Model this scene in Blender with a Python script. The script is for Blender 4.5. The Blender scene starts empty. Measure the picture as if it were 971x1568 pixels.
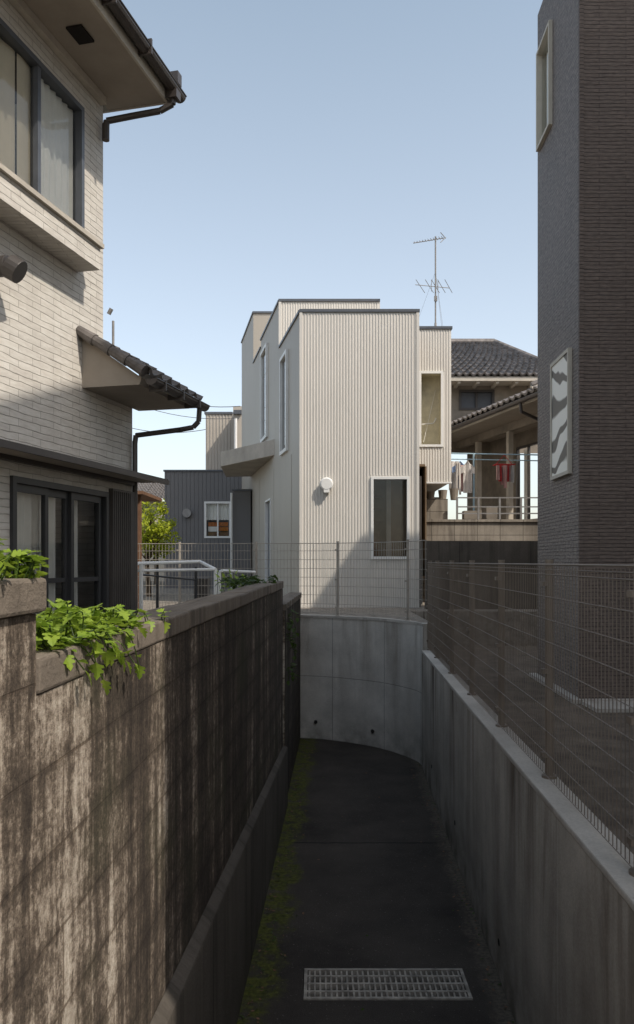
import bpy, math, random
from mathutils import Vector, noise as mnoise
random.seed(7)
R=random.random
def U(a,b): return a+(b-a)*random.random()
F=1200.0; CX=485.5; HY=860.0; EH=2.6
def px(x,D): return (x-CX)/F*D
def pz(y,D): return EH+(HY-y)/F*D
scene=bpy.context.scene
COL=scene.collection
# ------------------------------------------------------------ mesh builder
class MB:
    def __init__(s): s.v=[];s.f=[];s.uv=[];s.mi=[]
    def face(s,pts,m=0,uvs=None):
        pts=[Vector(p) for p in pts]
        i=len(s.v); s.v+= [tuple(p) for p in pts]; s.f.append(tuple(range(i,i+len(pts))))
        if uvs is None:
            n=Vector((0,0,0))
            for k in range(len(pts)):
                a=pts[k];b=pts[(k+1)%len(pts)]
                n+=a.cross(b)
            if n.length<1e-12: n=Vector((0,0,1))
            n.normalize()
            if abs(n.z)>0.75: uvs=[(p.x,p.y) for p in pts]
            else:
                t=Vector((-n.y,n.x,0)).normalized()
                if t.y<-0.5 or (abs(t.y)<=0.5 and t.x<0): t=-t
                uvs=[(p.dot(t),p.z) for p in pts]
        s.uv+=list(uvs); s.mi.append(m)
    def hexa(s,c,m=0):
        for q in ((3,2,1,0),(4,5,6,7),(0,1,5,4),(1,2,6,5),(2,3,7,6),(3,0,4,7)):
            s.face([c[k] for k in q],m)
    def box(s,x0,x1,y0,y1,z0,z1,m=0):
        s.hexa([(x0,y0,z0),(x1,y0,z0),(x1,y1,z0),(x0,y1,z0),(x0,y0,z1),(x1,y0,z1),(x1,y1,z1),(x0,y1,z1)],m)
    def prism(s,poly,z0,z1,m=0,top=True,bot=True):
        n=len(poly)
        zt=z1 if isinstance(z1,(list,tuple)) else [z1]*n
        for i in range(n):
            j=(i+1)%n
            a=poly[i];b=poly[j]
            s.face([(a[0],a[1],z0),(b[0],b[1],z0),(b[0],b[1],zt[j]),(a[0],a[1],zt[i])],m)
        if top: s.face([(p[0],p[1],zt[i]) for i,p in enumerate(poly)],m)
        if bot: s.face([(p[0],p[1],z0) for p in reversed(poly)],m)
    def cyl(s,a,b,r,n=8,m=0,r2=None,caps=True):
        a=Vector(a);b=Vector(b);d=(b-a)
        if d.length<1e-6: return
        d.normalize(); up=Vector((0,0,1)) if abs(d.z)<0.9 else Vector((1,0,0))
        x=d.cross(up).normalized(); y=d.cross(x)
        r2=r if r2 is None else r2
        ra=[a+(x*math.cos(t)+y*math.sin(t))*r for t in [2*math.pi*k/n for k in range(n)]]
        rb=[b+(x*math.cos(t)+y*math.sin(t))*r2 for t in [2*math.pi*k/n for k in range(n)]]
        for k in range(n):
            j=(k+1)%n
            s.face([ra[j],ra[k],rb[k],rb[j]],m)
        if caps: s.face(ra,m); s.face(rb[::-1],m)
    def tube(s,pts,r,n=8,m=0):
        for i in range(len(pts)-1): s.cyl(pts[i],pts[i+1],r,n,m)
    def make(s,name,mats,parent=None,smooth=False,bevel=0):
        me=bpy.data.meshes.new(name); me.from_pydata(s.v,[],s.f)
        uvl=me.uv_layers.new(name='UVMap')
        flat=[c for u in s.uv for c in u]
        uvl.data.foreach_set('uv',flat)
        if not isinstance(mats,(list,tuple)): mats=[mats]
        for mt in mats: me.materials.append(mt)
        me.polygons.foreach_set('material_index',s.mi)
        if smooth: me.polygons.foreach_set('use_smooth',[True]*len(me.polygons))
        me.update()
        o=bpy.data.objects.new(name,me); COL.objects.link(o)
        if parent: o.parent=parent
        if bevel or smooth:
            import bmesh
            bm=bmesh.new(); bm.from_mesh(me); bmesh.ops.remove_doubles(bm,verts=bm.verts,dist=0.0002)
            bm.to_mesh(me); bm.free()
        if bevel:
            md=o.modifiers.new('b','BEVEL'); md.width=bevel; md.segments=2; md.limit_method='ANGLE'
        return o
def empty(name,loc=(0,0,0)):
    e=bpy.data.objects.new(name,None); COL.objects.link(e); e.empty_display_size=0.2
    return e
class Wall:
    """vertical facade from P0 to P1, outward normal on right hand side of travel"""
    def __init__(s,P0,P1):
        s.p=Vector((P0[0],P0[1],0)); d=Vector((P1[0]-P0[0],P1[1]-P0[1],0)); s.L=d.length; s.d=d.normalized()
        s.n=Vector((s.d.y,-s.d.x,0))
    def P(s,a,z,o=0): 
        q=s.p+s.d*a+s.n*o; return (q.x,q.y,z)
    def surf(s,mb,z0,z1,ops=(),m=0,reveal=0.12,mr=None,s0=0,s1=None):
        s1=s.L if s1 is None else s1
        xs=sorted(set([s0,s1]+[o[0] for o in ops]+[o[1] for o in ops])); zs=sorted(set([z0,z1]+[o[2] for o in ops]+[o[3] for o in ops]))
        xs=[x for x in xs if s0<=x<=s1]; zs=[z for z in zs if z0<=z<=z1]
        for i in range(len(xs)-1):
            for j in range(len(zs)-1):
                cx=(xs[i]+xs[i+1])/2; cz=(zs[j]+zs[j+1])/2
                if any(o[0]<cx<o[1] and o[2]<cz<o[3] for o in ops): continue
                mb.face([s.P(xs[i],zs[j]),s.P(xs[i+1],zs[j]),s.P(xs[i+1],zs[j+1]),s.P(xs[i],zs[j+1])],m)
        mr=m if mr is None else mr
        for (a,b,c,d) in ops:
            r=-reveal
            mb.face([s.P(a,c),s.P(a,d),s.P(a,d,r),s.P(a,c,r)],mr)
            mb.face([s.P(b,c),s.P(b,c,r),s.P(b,d,r),s.P(b,d)],mr)
            mb.face([s.P(a,d),s.P(b,d),s.P(b,d,r),s.P(a,d,r)],mr)
            mb.face([s.P(a,c),s.P(a,c,r),s.P(b,c,r),s.P(b,c)],mr)
    def box(s,mb,a,b,z0,z1,o0,o1,m=0):
        mb.hexa([s.P(a,z0,o1),s.P(b,z0,o1),s.P(b,z0,o0),s.P(a,z0,o0),s.P(a,z1,o1),s.P(b,z1,o1),s.P(b,z1,o0),s.P(a,z1,o0)],m)
    def ribs(s,mb,z0,z1,ops=(),pitch=0.06,w=0.03,h=0.016,m=0,s0=0,s1=None):
        s1=s.L if s1 is None else s1
        a=s0+pitch*0.3
        while a+w<s1:
            segs=[(z0,z1)]
            for o in ops:
                if a+w>o[0]-0.03 and a<o[1]+0.03:
                    ns=[]
                    for (p,q) in segs:
                        lo=o[2]-0.03; hi=o[3]+0.03
                        if lo>p: ns.append((p,min(q,lo)))
                        if hi<q: ns.append((max(p,hi),q))
                    segs=[t for t in ns if t[1]-t[0]>0.01]
            for (p,q) in segs:
                e=w*0.22
                A=(a,0.001);B=(a+e,h);C=(a+w-e,h);D=(a+w,0.001)
                for (u,v) in ((A,B),(B,C),(C,D)):
                    mb.face([s.P(u[0],p,u[1]),s.P(v[0],p,v[1]),s.P(v[0],q,v[1]),s.P(u[0],q,u[1])],m)
            a+=pitch
    def frame(s,mb,a,b,z0,z1,w=0.04,o0=-0.06,o1=0.02,m=0):
        s.box(mb,a,b,z1-w,z1,o0,o1,m); s.box(mb,a,b,z0,z0+w,o0,o1,m)
        s.box(mb,a,a+w,z0+w,z1-w,o0,o1,m); s.box(mb,b-w,b,z0+w,z1-w,o0,o1,m)
    def pane(s,mb,a,b,z0,z1,o,m=0):
        mb.face([s.P(a,z0,o),s.P(b,z0,o),s.P(b,z1,o),s.P(a,z1,o)],m)
    def curtain(s,mb,a,b,z0,z1,o,m=0,fold=0.09,amp=0.02):
        n=max(8,int((b-a)/fold*8)); pts=[]
        ph=R()*6
        for i in range(n+1):
            t=a+(b-a)*i/n
            pts.append((t,o+amp*math.sin(2*math.pi*t/fold+ph+1.3*math.sin(t*5))))
        for i in range(n):
            mb.face([s.P(pts[i][0],z0,pts[i][1]),s.P(pts[i+1][0],z0,pts[i+1][1]),s.P(pts[i+1][0],z1,pts[i+1][1]),s.P(pts[i][0],z1,pts[i][1])],m)
# ------------------------------------------------------------ materials
class NM:
    def __init__(s,name,rough=0.8,spec=0.3,metal=0):
        s.m=bpy.data.materials.new(name); s.m.use_nodes=True; s.t=s.m.node_tree; s.n=s.t.nodes; s.b=s.n['Principled BSDF']
        s.b.inputs['Roughness'].default_value=rough; s.b.inputs['Specular IOR Level'].default_value=spec; s.b.inputs['Metallic'].default_value=metal
        s.uvn=None
    def uv(s):
        if not s.uvn: s.uvn=s.n.new('ShaderNodeTexCoord')
        return s.uvn.outputs['UV']
    def obj(s):
        if not s.uvn: s.uvn=s.n.new('ShaderNodeTexCoord')
        return s.uvn.outputs['Object']
    def L(s,a,b): s.t.links.new(a,b)
    def map(s,v,sc,loc=(0,0,0)):
        k=s.n.new('ShaderNodeMapping'); s.L(v,k.inputs[0]); k.inputs['Scale'].default_value=sc; k.inputs['Location'].default_value=loc; return k.outputs[0]
    def noise(s,v,sc=5,det=5,ro=0.6,dist=0):
        k=s.n.new('ShaderNodeTexNoise'); s.L(v,k.inputs['Vector']); k.inputs['Scale'].default_value=sc; k.inputs['Detail'].default_value=det; k.inputs['Roughness'].default_value=ro; k.inputs['Distortion'].default_value=dist
        return k.outputs['Fac']
    def ramp(s,f,*st):
        k=s.n.new('ShaderNodeValToRGB'); s.L(f,k.inputs[0]); e=k.color_ramp.elements
        while len(e)<len(st): e.new(0.5)
        for i,(p,c) in enumerate(st):
            e[i].position=p
            if not isinstance(c,(tuple,list)): c=(c,c,c)
            e[i].color=(c[0],c[1],c[2],1)
        return k.outputs[0]
    def mix(s,f,a,b,bl='MIX'):
        k=s.n.new('ShaderNodeMix'); k.data_type='RGBA'; k.blend_type=bl
        if hasattr(f,'is_linked'): s.L(f,k.inputs[0])
        else: k.inputs[0].default_value=f
        for i,x in ((6,a),(7,b)):
            if hasattr(x,'is_linked'): s.L(x,k.inputs[i])
            else: k.inputs[i].default_value=(x[0],x[1],x[2],1)
        return k.outputs[2]
    def math(s,op,a,b=0.0,clamp=False):
        k=s.n.new('ShaderNodeMath'); k.operation=op; k.use_clamp=clamp
        for i,x in enumerate((a,b)):
            if hasattr(x,'is_linked'): s.L(x,k.inputs[i])
            else: k.inputs[i].default_value=x
        return k.outputs[0]
    def sep(s,v):
        k=s.n.new('ShaderNodeSeparateXYZ'); s.L(v,k.inputs[0]); return k.outputs
    def maprange(s,v,a,b,c=0.0,d=1.0):
        k=s.n.new('ShaderNodeMapRange'); s.L(v,k.inputs[0]); 
        for i,x in enumerate((a,b,c,d)): k.inputs[i+1].default_value=x
        return k.outputs[0]
    def brick(s,v,w,h,mort,c1,c2,cm,off=0.5,smooth=0.1):
        k=s.n.new('ShaderNodeTexBrick'); s.L(v,k.inputs[0]); k.inputs['Scale'].default_value=1; k.inputs['Brick Width'].default_value=w; k.inputs['Row Height'].default_value=h
        k.inputs['Mortar Size'].default_value=mort; k.inputs['Mortar Smooth'].default_value=smooth; k.offset=off
        for n_,c in (('Color1',c1),('Color2',c2),('Mortar',cm)): k.inputs[n_].default_value=(c[0],c[1],c[2],1)
        return k.outputs['Color'],k.outputs['Fac']
    def col(s,c):
        if hasattr(c,'is_linked'): s.L(c,s.b.inputs['Base Color'])
        else: s.b.inputs['Base Color'].default_value=(c[0],c[1],c[2],1)
        return s
    def bump(s,h,st=0.3,dist=0.01,prev=None):
        k=s.n.new('ShaderNodeBump'); s.L(h,k.inputs['Height']); k.inputs['Strength'].default_value=st; k.inputs['Distance'].default_value=dist
        if prev: s.L(prev,k.inputs['Normal'])
        s.L(k.outputs[0],s.b.inputs['Normal']); return k.outputs[0]
def simple(name,c,rough=0.6,spec=0.3,metal=0,var=0.12,sc=6,bump=0.0):
    m=NM(name,rough,spec,metal); f=m.noise(m.obj(),sc,6,0.65)
    d=tuple(x*(1-var*1.6) for x in c); l=tuple(min(1,x*(1+var)) for x in c)
    m.col(m.ramp(f,(0.3,d),(0.7,l)))
    if bump: m.bump(m.noise(m.obj(),sc*12,4),bump,0.004)
    return m.m
def concrete(name,base,dark,pan=(1.8,0.9),streak=0.5,seed=0,topz=None,green=0.0,joint=0.55,bmp=0.35,fx=3.2):
    m=NM(name,0.9,0.2); uv=m.uv()
    big=m.noise(m.map(uv,(1,1,1),(seed,seed,0)),1.6,8,0.68)
    st=m.noise(m.map(uv,(fx,0.28,1),(seed*3,0,0)),1.0,8,0.62,0.6)
    st2=m.noise(m.map(uv,(1.3,0.35,1),(seed*5,3,0)),1.0,4,0.6,0.2)
    fine=m.noise(uv,60,5,0.7)
    c=m.mix(m.ramp(big,(0.32,0.0),(0.68,1.0)),tuple(x*0.66 for x in base),base)
    sm=m.ramp(st,(0.47,0.0),(0.68,1.0))
    sm=m.math('MULTIPLY',sm,m.ramp(st2,(0.35,0.1),(0.62,1.0)))
    if topz: sm=m.math('MULTIPLY',sm,m.maprange(m.sep(uv)[1],topz-1.5,topz,0.3,1.45))
    sm=m.math('MULTIPLY',sm,streak,True)
    c=m.mix(sm,c,dark)
    if green:
        g=m.math('MULTIPLY',m.ramp(m.noise(uv,2.5,5),(0.4,0),(0.6,1)),m.maprange(m.sep(uv)[1],0.55,0.0,0,green))
        c=m.mix(g,c,(0.06,0.055,0.035))
    c=m.mix(0.4,c,m.ramp(fine,(0.3,0.35),(0.7,0.65)),'OVERLAY')
    if pan:
        bc,bf=m.brick(uv,pan[0],pan[1],0.006,(1,1,1),(0.86,0.86,0.86),(joint,joint,joint),0.0)
        c=m.mix(1.0,c,bc,'MULTIPLY')
        inv=m.math('SUBTRACT',1.0,bf); b1=m.bump(inv,0.6,0.006); m.bump(fine,bmp,0.006,b1)
    else: m.bump(fine,bmp,0.006)
    return m.col(c).m
def mk_cream():
    m=NM('cream_siding',0.8,0.2); uv=m.uv()
    wob=m.noise(m.map(uv,(3.2,16,1)),1.0,2)
    sx=m.sep(uv); cmb=m.n.new('ShaderNodeCombineXYZ'); m.L(sx[0],cmb.inputs[0])
    v2=m.math('ADD',sx[1],m.math('MULTIPLY',m.math('SUBTRACT',wob,0.5),0.035)); m.L(v2,cmb.inputs[1])
    bc,bf=m.brick(cmb.outputs[0],0.30,0.058,0.0035,(0.60,0.565,0.51),(0.53,0.495,0.445),(0.39,0.36,0.32),0.37,0.6)
    n1=m.noise(m.map(uv,(9,30,1)),1,5)
    c=m.mix(0.5,bc,m.ramp(n1,(0.3,0.38),(0.7,0.62)),'OVERLAY')
    c=m.mix(m.ramp(m.noise(m.map(uv,(3,0.3,1)),1,5),(0.5,0),(0.75,0.35)),c,(0.33,0.3,0.26))
    fr=m.math('FRACT',m.math('DIVIDE',v2,0.058)); 
    h=m.math('ADD',m.math('MULTIPLY',m.math('SUBTRACT',1.0,bf),0.4),m.math('MULTIPLY',fr,-0.8))
    b=m.bump(h,0.8,0.012); m.bump(n1,0.4,0.006,b)
    return m.col(c).m
def mk_darktile(name='dark_brown_cladding',k=1.0,rough=0.7,ov=0.5,tint=(1,1,1)):
    m=NM(name,rough,0.3); uv=m.uv()
    wob=m.noise(m.map(uv,(5,22,1)),1.0,2)
    sx=m.sep(uv); cmb=m.n.new('ShaderNodeCombineXYZ'); m.L(sx[0],cmb.inputs[0])
    v2=m.math('ADD',sx[1],m.math('MULTIPLY',m.math('SUBTRACT',wob,0.5),0.022)); m.L(v2,cmb.inputs[1])
    def t(a): return tuple(x*k*y for x,y in zip(a,tint))
    bc,bf=m.brick(cmb.outputs[0],0.45,0.036,0.0035,t((0.150,0.115,0.096)),t((0.134,0.102,0.085)),t((0.07,0.053,0.045)),0.43,0.7)
    n1=m.noise(m.map(uv,(14,50,1)),1,5); n2=m.noise(uv,0.7,5)
    c=m.mix(ov,bc,m.ramp(n1,(0.35,0.30),(0.65,0.70)),'OVERLAY')
    c=m.mix(0.5,c,m.ramp(n2,(0.3,0.4),(0.7,0.6)),'OVERLAY')
    fr=m.math('FRACT',m.math('DIVIDE',v2,0.036))
    h=m.math('ADD',m.math('MULTIPLY',m.math('SUBTRACT',1.0,bf),0.5),m.math('MULTIPLY',fr,-0.8))
    b=m.bump(h,0.9,0.012); m.bump(n1,0.9 if ov>0.6 else 0.6,0.012,b)
    return m.col(c).m
def mk_block(name='old_block_wall',bias=0.0,base=1.0):
    m=NM(name,0.92,0.15); uv=m.uv(); s=m.sep(uv)
    bc,bf=m.brick(uv,0.4,0.195,0.004,(0.64*base,0.575*base,0.49*base),(0.54*base,0.485*base,0.41*base),(0.20*base,0.17*base,0.14*base),0.5,0.2)
    wv=m.noise(uv,7,4,0.6)
    uvd=m.n.new('ShaderNodeVectorMath'); uvd.operation='ADD'; m.L(uv,uvd.inputs[0])
    cm=m.n.new('ShaderNodeCombineXYZ'); m.L(m.math('MULTIPLY',m.math('SUBTRACT',wv,0.5),0.05),cm.inputs[0]); m.L(cm.outputs[0],uvd.inputs[1])
    ud=uvd.outputs[0]
    st=m.noise(m.map(ud,(15,0.8,1)),1,7,0.70)      # thin long drips
    st2=m.noise(m.map(ud,(4.2,0.32,1),(4,2,0)),1,5,0.6)   # broad drips
    pat=m.noise(m.map(ud,(1.2,1.6,1),(2.7,1,0)),1,8,0.7)
    fine=m.noise(uv,80,6,0.75); mid=m.noise(uv,26,8,0.9)
    g=m.maprange(s[0],1.4,4.4,-0.006,0.075)  # mould grows along the wall, deepened to stand in for alley shade
    rowv=m.math('FRACT',m.math('DIVIDE',s[1],0.195))
    edge=m.math('MULTIPLY',m.math('POWER',m.math('ABSOLUTE',m.math('SUBTRACT',rowv,0.5)),3.0),0.28)
    a=m.math('ADD',m.math('MULTIPLY',st,0.44),m.math('MULTIPLY',st2,0.40))
    a=m.math('ADD',a,m.math('MULTIPLY',pat,0.26)); a=m.math('ADD',a,m.math('MULTIPLY',mid,0.46))
    a=m.math('ADD',a,edge)
    a=m.math('ADD',a,m.math('ADD',g,-0.252+bias))
    msk=m.ramp(a,(0.47,0.0),(0.55,0.75),(0.64,0.97))
    brn=m.ramp(a,(0.38,0.0),(0.52,1.0))
    c=m.mix(m.math('MULTIPLY',brn,0.9),bc,(0.22*base,0.165*base,0.12*base))
    c=m.mix(msk,c,(0.034,0.028,0.024))
    alg=m.math('MULTIPLY',m.ramp(m.noise(uv,1.7,5,0.6),(0.5,0.0),(0.66,0.5)),brn); c=m.mix(alg,c,(0.05,0.05,0.03))
    c=m.mix(0.8,c,m.ramp(fine,(0.3,0.28),(0.7,0.72)),'OVERLAY')
    pits=m.ramp(m.noise(uv,110,3,0.6),(0.30,0.25),(0.39,1.0))
    c=m.mix(0.8,c,pits,'MULTIPLY')
    inv=m.math('SUBTRACT',1.0,bf)
    b=m.bump(inv,0.8,0.008); b=m.bump(mid,0.5,0.010,b); m.bump(fine,0.6,0.004,b)
    return m.col(c).m
def mk_asphalt():
    m=NM('asphalt',0.88,0.25); uv=m.uv(); s=m.sep(uv)
    fine=m.noise(uv,160,4,0.7); big=m.noise(uv,1.1,7,0.65); md=m.noise(uv,9,5,0.65)
    c=m.ramp(big,(0.3,(0.034,0.028,0.024)),(0.7,(0.088,0.073,0.060)))
    c=m.mix(0.9,c,m.ramp(fine,(0.35,0.28),(0.75,0.78)),'OVERLAY')
    peb=m.ramp(m.noise(uv,60,2,0.5),(0.68,0.0),(0.71,1.0)); c=m.mix(m.math('MULTIPLY',peb,0.6),c,(0.25,0.22,0.19))
    jl=m.math('ABSOLUTE',m.math('SUBTRACT',s[1],m.math('ADD',7.22,m.math('MULTIPLY',m.noise(uv,4,3),0.05))))
    c=m.mix(m.ramp(jl,(0.006,0.85),(0.02,0.0)),c,(0.012,0.011,0.01))
    dl=m.math('SUBTRACT',s[0],m.math('ADD',m.math('MULTIPLY',s[1],0.0354),-0.60))
    e=m.math('ADD',dl,m.math('MULTIPLY',m.math('SUBTRACT',m.noise(uv,3.0,6,0.7),0.5),0.55))
    mo=m.ramp(e,(0.13,1.0),(0.22,0.0))
    mo=m.math('MULTIPLY',mo,m.ramp(md,(0.38,0.1),(0.54,1.0)))
    mc=m.ramp(m.noise(uv,30,4),(0.3,(0.035,0.04,0.009)),(0.7,(0.13,0.135,0.025)))
    c=m.mix(mo,c,mc)
    dr=m.math('SUBTRACT',m.math('ADD',m.math('MULTIPLY',s[1],0.0386),0.949),s[0])
    e2=m.math('ADD',dr,m.math('MULTIPLY',m.math('SUBTRACT',m.noise(uv,5.0,6,0.7),0.5),0.3))
    c=m.mix(m.math('MULTIPLY',m.ramp(e2,(0.04,0.9),(0.14,0.0)),m.ramp(m.noise(uv,35,4),(0.4,0.3),(0.6,1))),c,(0.15,0.125,0.095))
    h=m.math('ADD',fine,m.math('MULTIPLY',mo,m.noise(uv,45,4)))
    m.bump(h,0.7,0.012)
    return m.col(c).m
def mk_leaf(name,c1,c2):
    m=NM(name,0.5,0.35); f=m.noise(m.obj(),14,3)
    c=m.ramp(f,(0.3,c1),(0.7,c2)); m.col(c)
    tr=m.n.new('ShaderNodeBsdfTranslucent'); m.L(c,tr.inputs[0])
    mx=m.n.new('ShaderNodeMixShader'); mx.inputs[0].default_value=0.4
    m.L(m.b.outputs[0],mx.inputs[1]); m.L(tr.outputs[0],mx.inputs[2]); m.L(mx.outputs[0],m.n['Material Output'].inputs[0])
    return m.m
def mk_glass(name='window_glass',tint=(0.9,0.93,0.93),ior=1.5,k=1.3):
    m=NM(name); n=m.n
    fr=n.new('ShaderNodeFresnel'); fr.inputs[0].default_value=ior
    t=n.new('ShaderNodeBsdfTransparent'); t.inputs[0].default_value=(*tint,1)
    g=n.new('ShaderNodeBsdfGlossy'); g.inputs['Roughness'].default_value=0.03
    mx=n.new('ShaderNodeMixShader'); m.L(m.math('ADD',m.math('MULTIPLY',fr.outputs[0],k),0.02,True),mx.inputs[0]); m.L(t.outputs[0],mx.inputs[1]); m.L(g.outputs[0],mx.inputs[2])
    m.L(mx.outputs[0],n['Material Output'].inputs[0]); return m.m
def mk_metalsheet(name,c,var=0.08):
    m=NM(name,0.5,0.35); uv=m.uv()
    st=m.noise(m.map(uv,(6,0.4,1)),1,5); big=m.noise(uv,0.8,4)
    cc=m.ramp(big,(0.3,tuple(x*(1-var) for x in c)),(0.7,c))
    cc=m.mix(m.ramp(st,(0.5,0),(0.8,0.3)),cc,tuple(x*0.7 for x in c))
    return m.col(cc).m
def mk_wavy_reflection():  # paints a window's wavy reflection as a light and dark pattern
    m=NM('wavy_reflection_panel',0.45,0.4); uv=m.uv()
    k=m.n.new('ShaderNodeTexWave'); k.wave_type='RINGS'; m.L(m.map(uv,(1.0,0.55,1),(0.3,0.2,0)),k.inputs['Vector']); k.inputs['Scale'].default_value=2.0; k.inputs['Distortion'].default_value=7; k.inputs['Detail'].default_value=1.0; k.inputs['Detail Scale'].default_value=1.2
    m.col(m.ramp(k.outputs['Fac'],(0.18,(0.06,0.055,0.05)),(0.36,(0.80,0.78,0.72))))
    return m.m
M={}
M['cream']=mk_cream(); M['darktile']=mk_darktile(); M['darktile_sheen']=mk_darktile('sheen_side_cladding',1.3,0.6,1.0,(0.93,1.0,1.05))  # lighter cladding copy puts the alley face's grazing sheen into its colour
M['block']=mk_block(); M['block2']=mk_block('old_block_wall_rear',0.0,0.8)
M['asphalt']=mk_asphalt(); M['glass']=mk_glass('window_glass',(0.95,0.96,0.95),1.4,0.8); M['glassd']=mk_glass('tinted_glass',(0.6,0.62,0.6),1.8); M['wavy_refl']=mk_wavy_reflection()
M['white_sheet']=mk_metalsheet('ivory_corrugated_steel',(0.65,0.615,0.56))
M['side_sheet']=mk_metalsheet('shaded_flat_panel',(0.40,0.36,0.305))  # ivory with the side face's shade put into its base colour
M['grey_sheet']=mk_metalsheet('grey_siding',(0.155,0.15,0.15))
M['beige_sheet']=mk_metalsheet('beige_corrugated_steel',(0.42,0.38,0.33))
M['conc_r']=concrete('retaining_concrete',(0.53,0.475,0.41),(0.13,0.10,0.075),(1.8,1.9),0.85,1.3,1.47,0.7,0.65)
M['conc_e']=concrete('end_wall_concrete',(0.70,0.65,0.58),(0.25,0.21,0.17),(0.9,0.92),0.8,4.1,1.8,0.5,0.6)
M['conc_cap']=concrete('concrete_cap',(0.55,0.50,0.44),(0.25,0.21,0.18),None,0.5,2.2)
M['conc_slab']=concrete('concrete_slab',(0.50,0.45,0.39),(0.25,0.21,0.18),None,0.3,7.2,None,0,0.6,0.1)
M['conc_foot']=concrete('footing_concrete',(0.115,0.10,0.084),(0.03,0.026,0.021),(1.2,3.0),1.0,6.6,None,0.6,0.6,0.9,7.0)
M['conc_t']=concrete('terrace_concrete',(0.33,0.29,0.24),(0.06,0.048,0.04),(0.45,0.24),1.0,9.0,3.4,0,0.35)
M['conc_cop']=concrete('coping_block',(0.23,0.192,0.155),(0.038,0.03,0.025),None,1.0,3.0,None,0,0.6,0.9,8.0)
M['ground']=simple('gravel_ground',(0.24,0.21,0.175),0.95,0.1,0,0.3,9,0.6)
M['gdark']=simple('yard_soil',(0.15,0.12,0.095),0.95,0.1,0,0.3,5,0.6)
M['black']=simple('black_aluminium',(0.028,0.028,0.03),0.4,0.5)
M['bronze']=simple('bronze_aluminium',(0.06,0.052,0.047),0.45,0.5)
M['blueframe']=simple('slate_aluminium',(0.085,0.092,0.105),0.4,0.5)
M['white']=simple('white_paint',(0.74,0.73,0.70),0.45,0.4,0,0.05)
M['offwhite']=simple('offwhite_plaster',(0.50,0.455,0.39),0.85,0.2,0,0.12,3)
M['plaster']=simple('shaded_plaster',(0.27,0.235,0.195),0.9,0.15,0,0.2,2)  # darker offwhite copy; shade under eaves and overhang is in the colour
M['soffit']=simple('soffit_board',(0.34,0.295,0.245),0.8,0.2,0,0.08,3)
M['brown']=simple('brown_gutter',(0.06,0.05,0.045),0.4,0.45)
M['steel']=simple('galvanised_steel',(0.26,0.25,0.24),0.5,0.4,0.2,0.12,10)
M['grate']=simple('grate_steel',(0.36,0.32,0.27),0.7,0.3,0.0,0.35,14)
M['fence']=simple('fence_brown',(0.17,0.135,0.105),0.5,0.4)
M['fenceg']=simple('fence_grey',(0.36,0.32,0.27),0.5,0.4)
M['tile']=simple('kawara_tile',(0.18,0.16,0.148),0.5,0.35,0,0.4,5)
M['tile2']=simple('grey_brown_tile',(0.14,0.125,0.115),0.55,0.35,0,0.3,7)
M['curtain']=simple('curtain_cloth',(0.88,0.87,0.83),0.9,0.1,0,0.03)
M['blind']=simple('cream_blind',(0.74,0.67,0.54),0.9,0.1,0,0.03)
M['frame_cream']=simple('cream_frame',(0.50,0.46,0.39),0.6,0.2,0,0.05)
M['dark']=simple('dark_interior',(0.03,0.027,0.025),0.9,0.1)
M['room']=simple('warm_interior',(0.20,0.14,0.09),0.9,0.1,0,0.2,2)
M['inset']=simple('pale_inset_wall',(0.64,0.59,0.45),0.9,0.1)
M['wood']=simple('brown_wood',(0.18,0.10,0.06),0.7,0.2,0,0.2,8)
M['leaf']=mk_leaf('fresh_leaf',(0.14,0.24,0.02),(0.36,0.46,0.06))
M['leaf2']=mk_leaf('tree_leaf',(0.20,0.26,0.015),(0.52,0.55,0.04))
M['leafd']=mk_leaf('dark_leaf',(0.03,0.055,0.01),(0.08,0.13,0.02))
M['bark']=simple('bark',(0.09,0.065,0.045),0.9,0.1,0,0.3,12)
M['cable']=simple('cable',(0.12,0.12,0.13),0.6)
M['cl_blue']=simple('blue_cloth',(0.2,0.27,0.42),0.9,0.1); M['cl_red']=simple('red_cloth',(0.65,0.08,0.08),0.9,0.1); M['cl_white']=simple('pale_cloth',(0.62,0.58,0.54),0.9,0.1); M['cl_pink']=simple('pink_cloth',(0.65,0.42,0.38),0.9,0.1)
M['orange']=simple('orange_fabric',(0.5,0.17,0.05),0.8,0.1,0,0.3,20)
M['polelb']=simple('pale_blue_pole',(0.4,0.55,0.62),0.4)

# ------------------------------------------------------------ ground / path
def XL(D): return -0.654+0.0354*D
def XR(D): return 0.949+0.0386*D
curve=[(px(455,11.56)-0.35,11.6),(-0.294,11.56),(0.1,11.46),(0.51,11.22),(0.82,10.97),(1.04,10.70),(1.2,10.42),(1.30,10.2),(1.345,9.95)]
def smooth_curve(pts,n=5):
    out=[]
    for i in range(len(pts)-1):
        p0=pts[max(0,i-1)];p1=pts[i];p2=pts[i+1];p3=pts[min(len(pts)-1,i+2)]
        for k in range(n):
            t=k/n
            out.append(tuple(0.5*((2*p1[j])+(-p0[j]+p2[j])*t+(2*p0[j]-5*p1[j]+4*p2[j]-p3[j])*t*t+(-p0[j]+3*p1[j]-3*p2[j]+p3[j])*t**3) for j in (0,1)))
    out.append(pts[-1]); return out
cv=smooth_curve(curve)
g=MB()
W=0.16
far=400
ZL=1.8
g.face([(-far,-far,ZL),(XL(-12)-W,-far,ZL),(XL(-12)-W,-12,ZL),(XL(11.6)-W,11.6,ZL),(-far,11.6,ZL)],0)
back=[(p[0],p[1]+0.05,ZL) for p in cv]
g.face([(-far,11.6,ZL)]+back+[(1.5,10.0,ZL),(1.5,12.6,ZL),(far,12.6,ZL),(far,far,ZL),(-far,far,ZL)],0)
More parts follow.
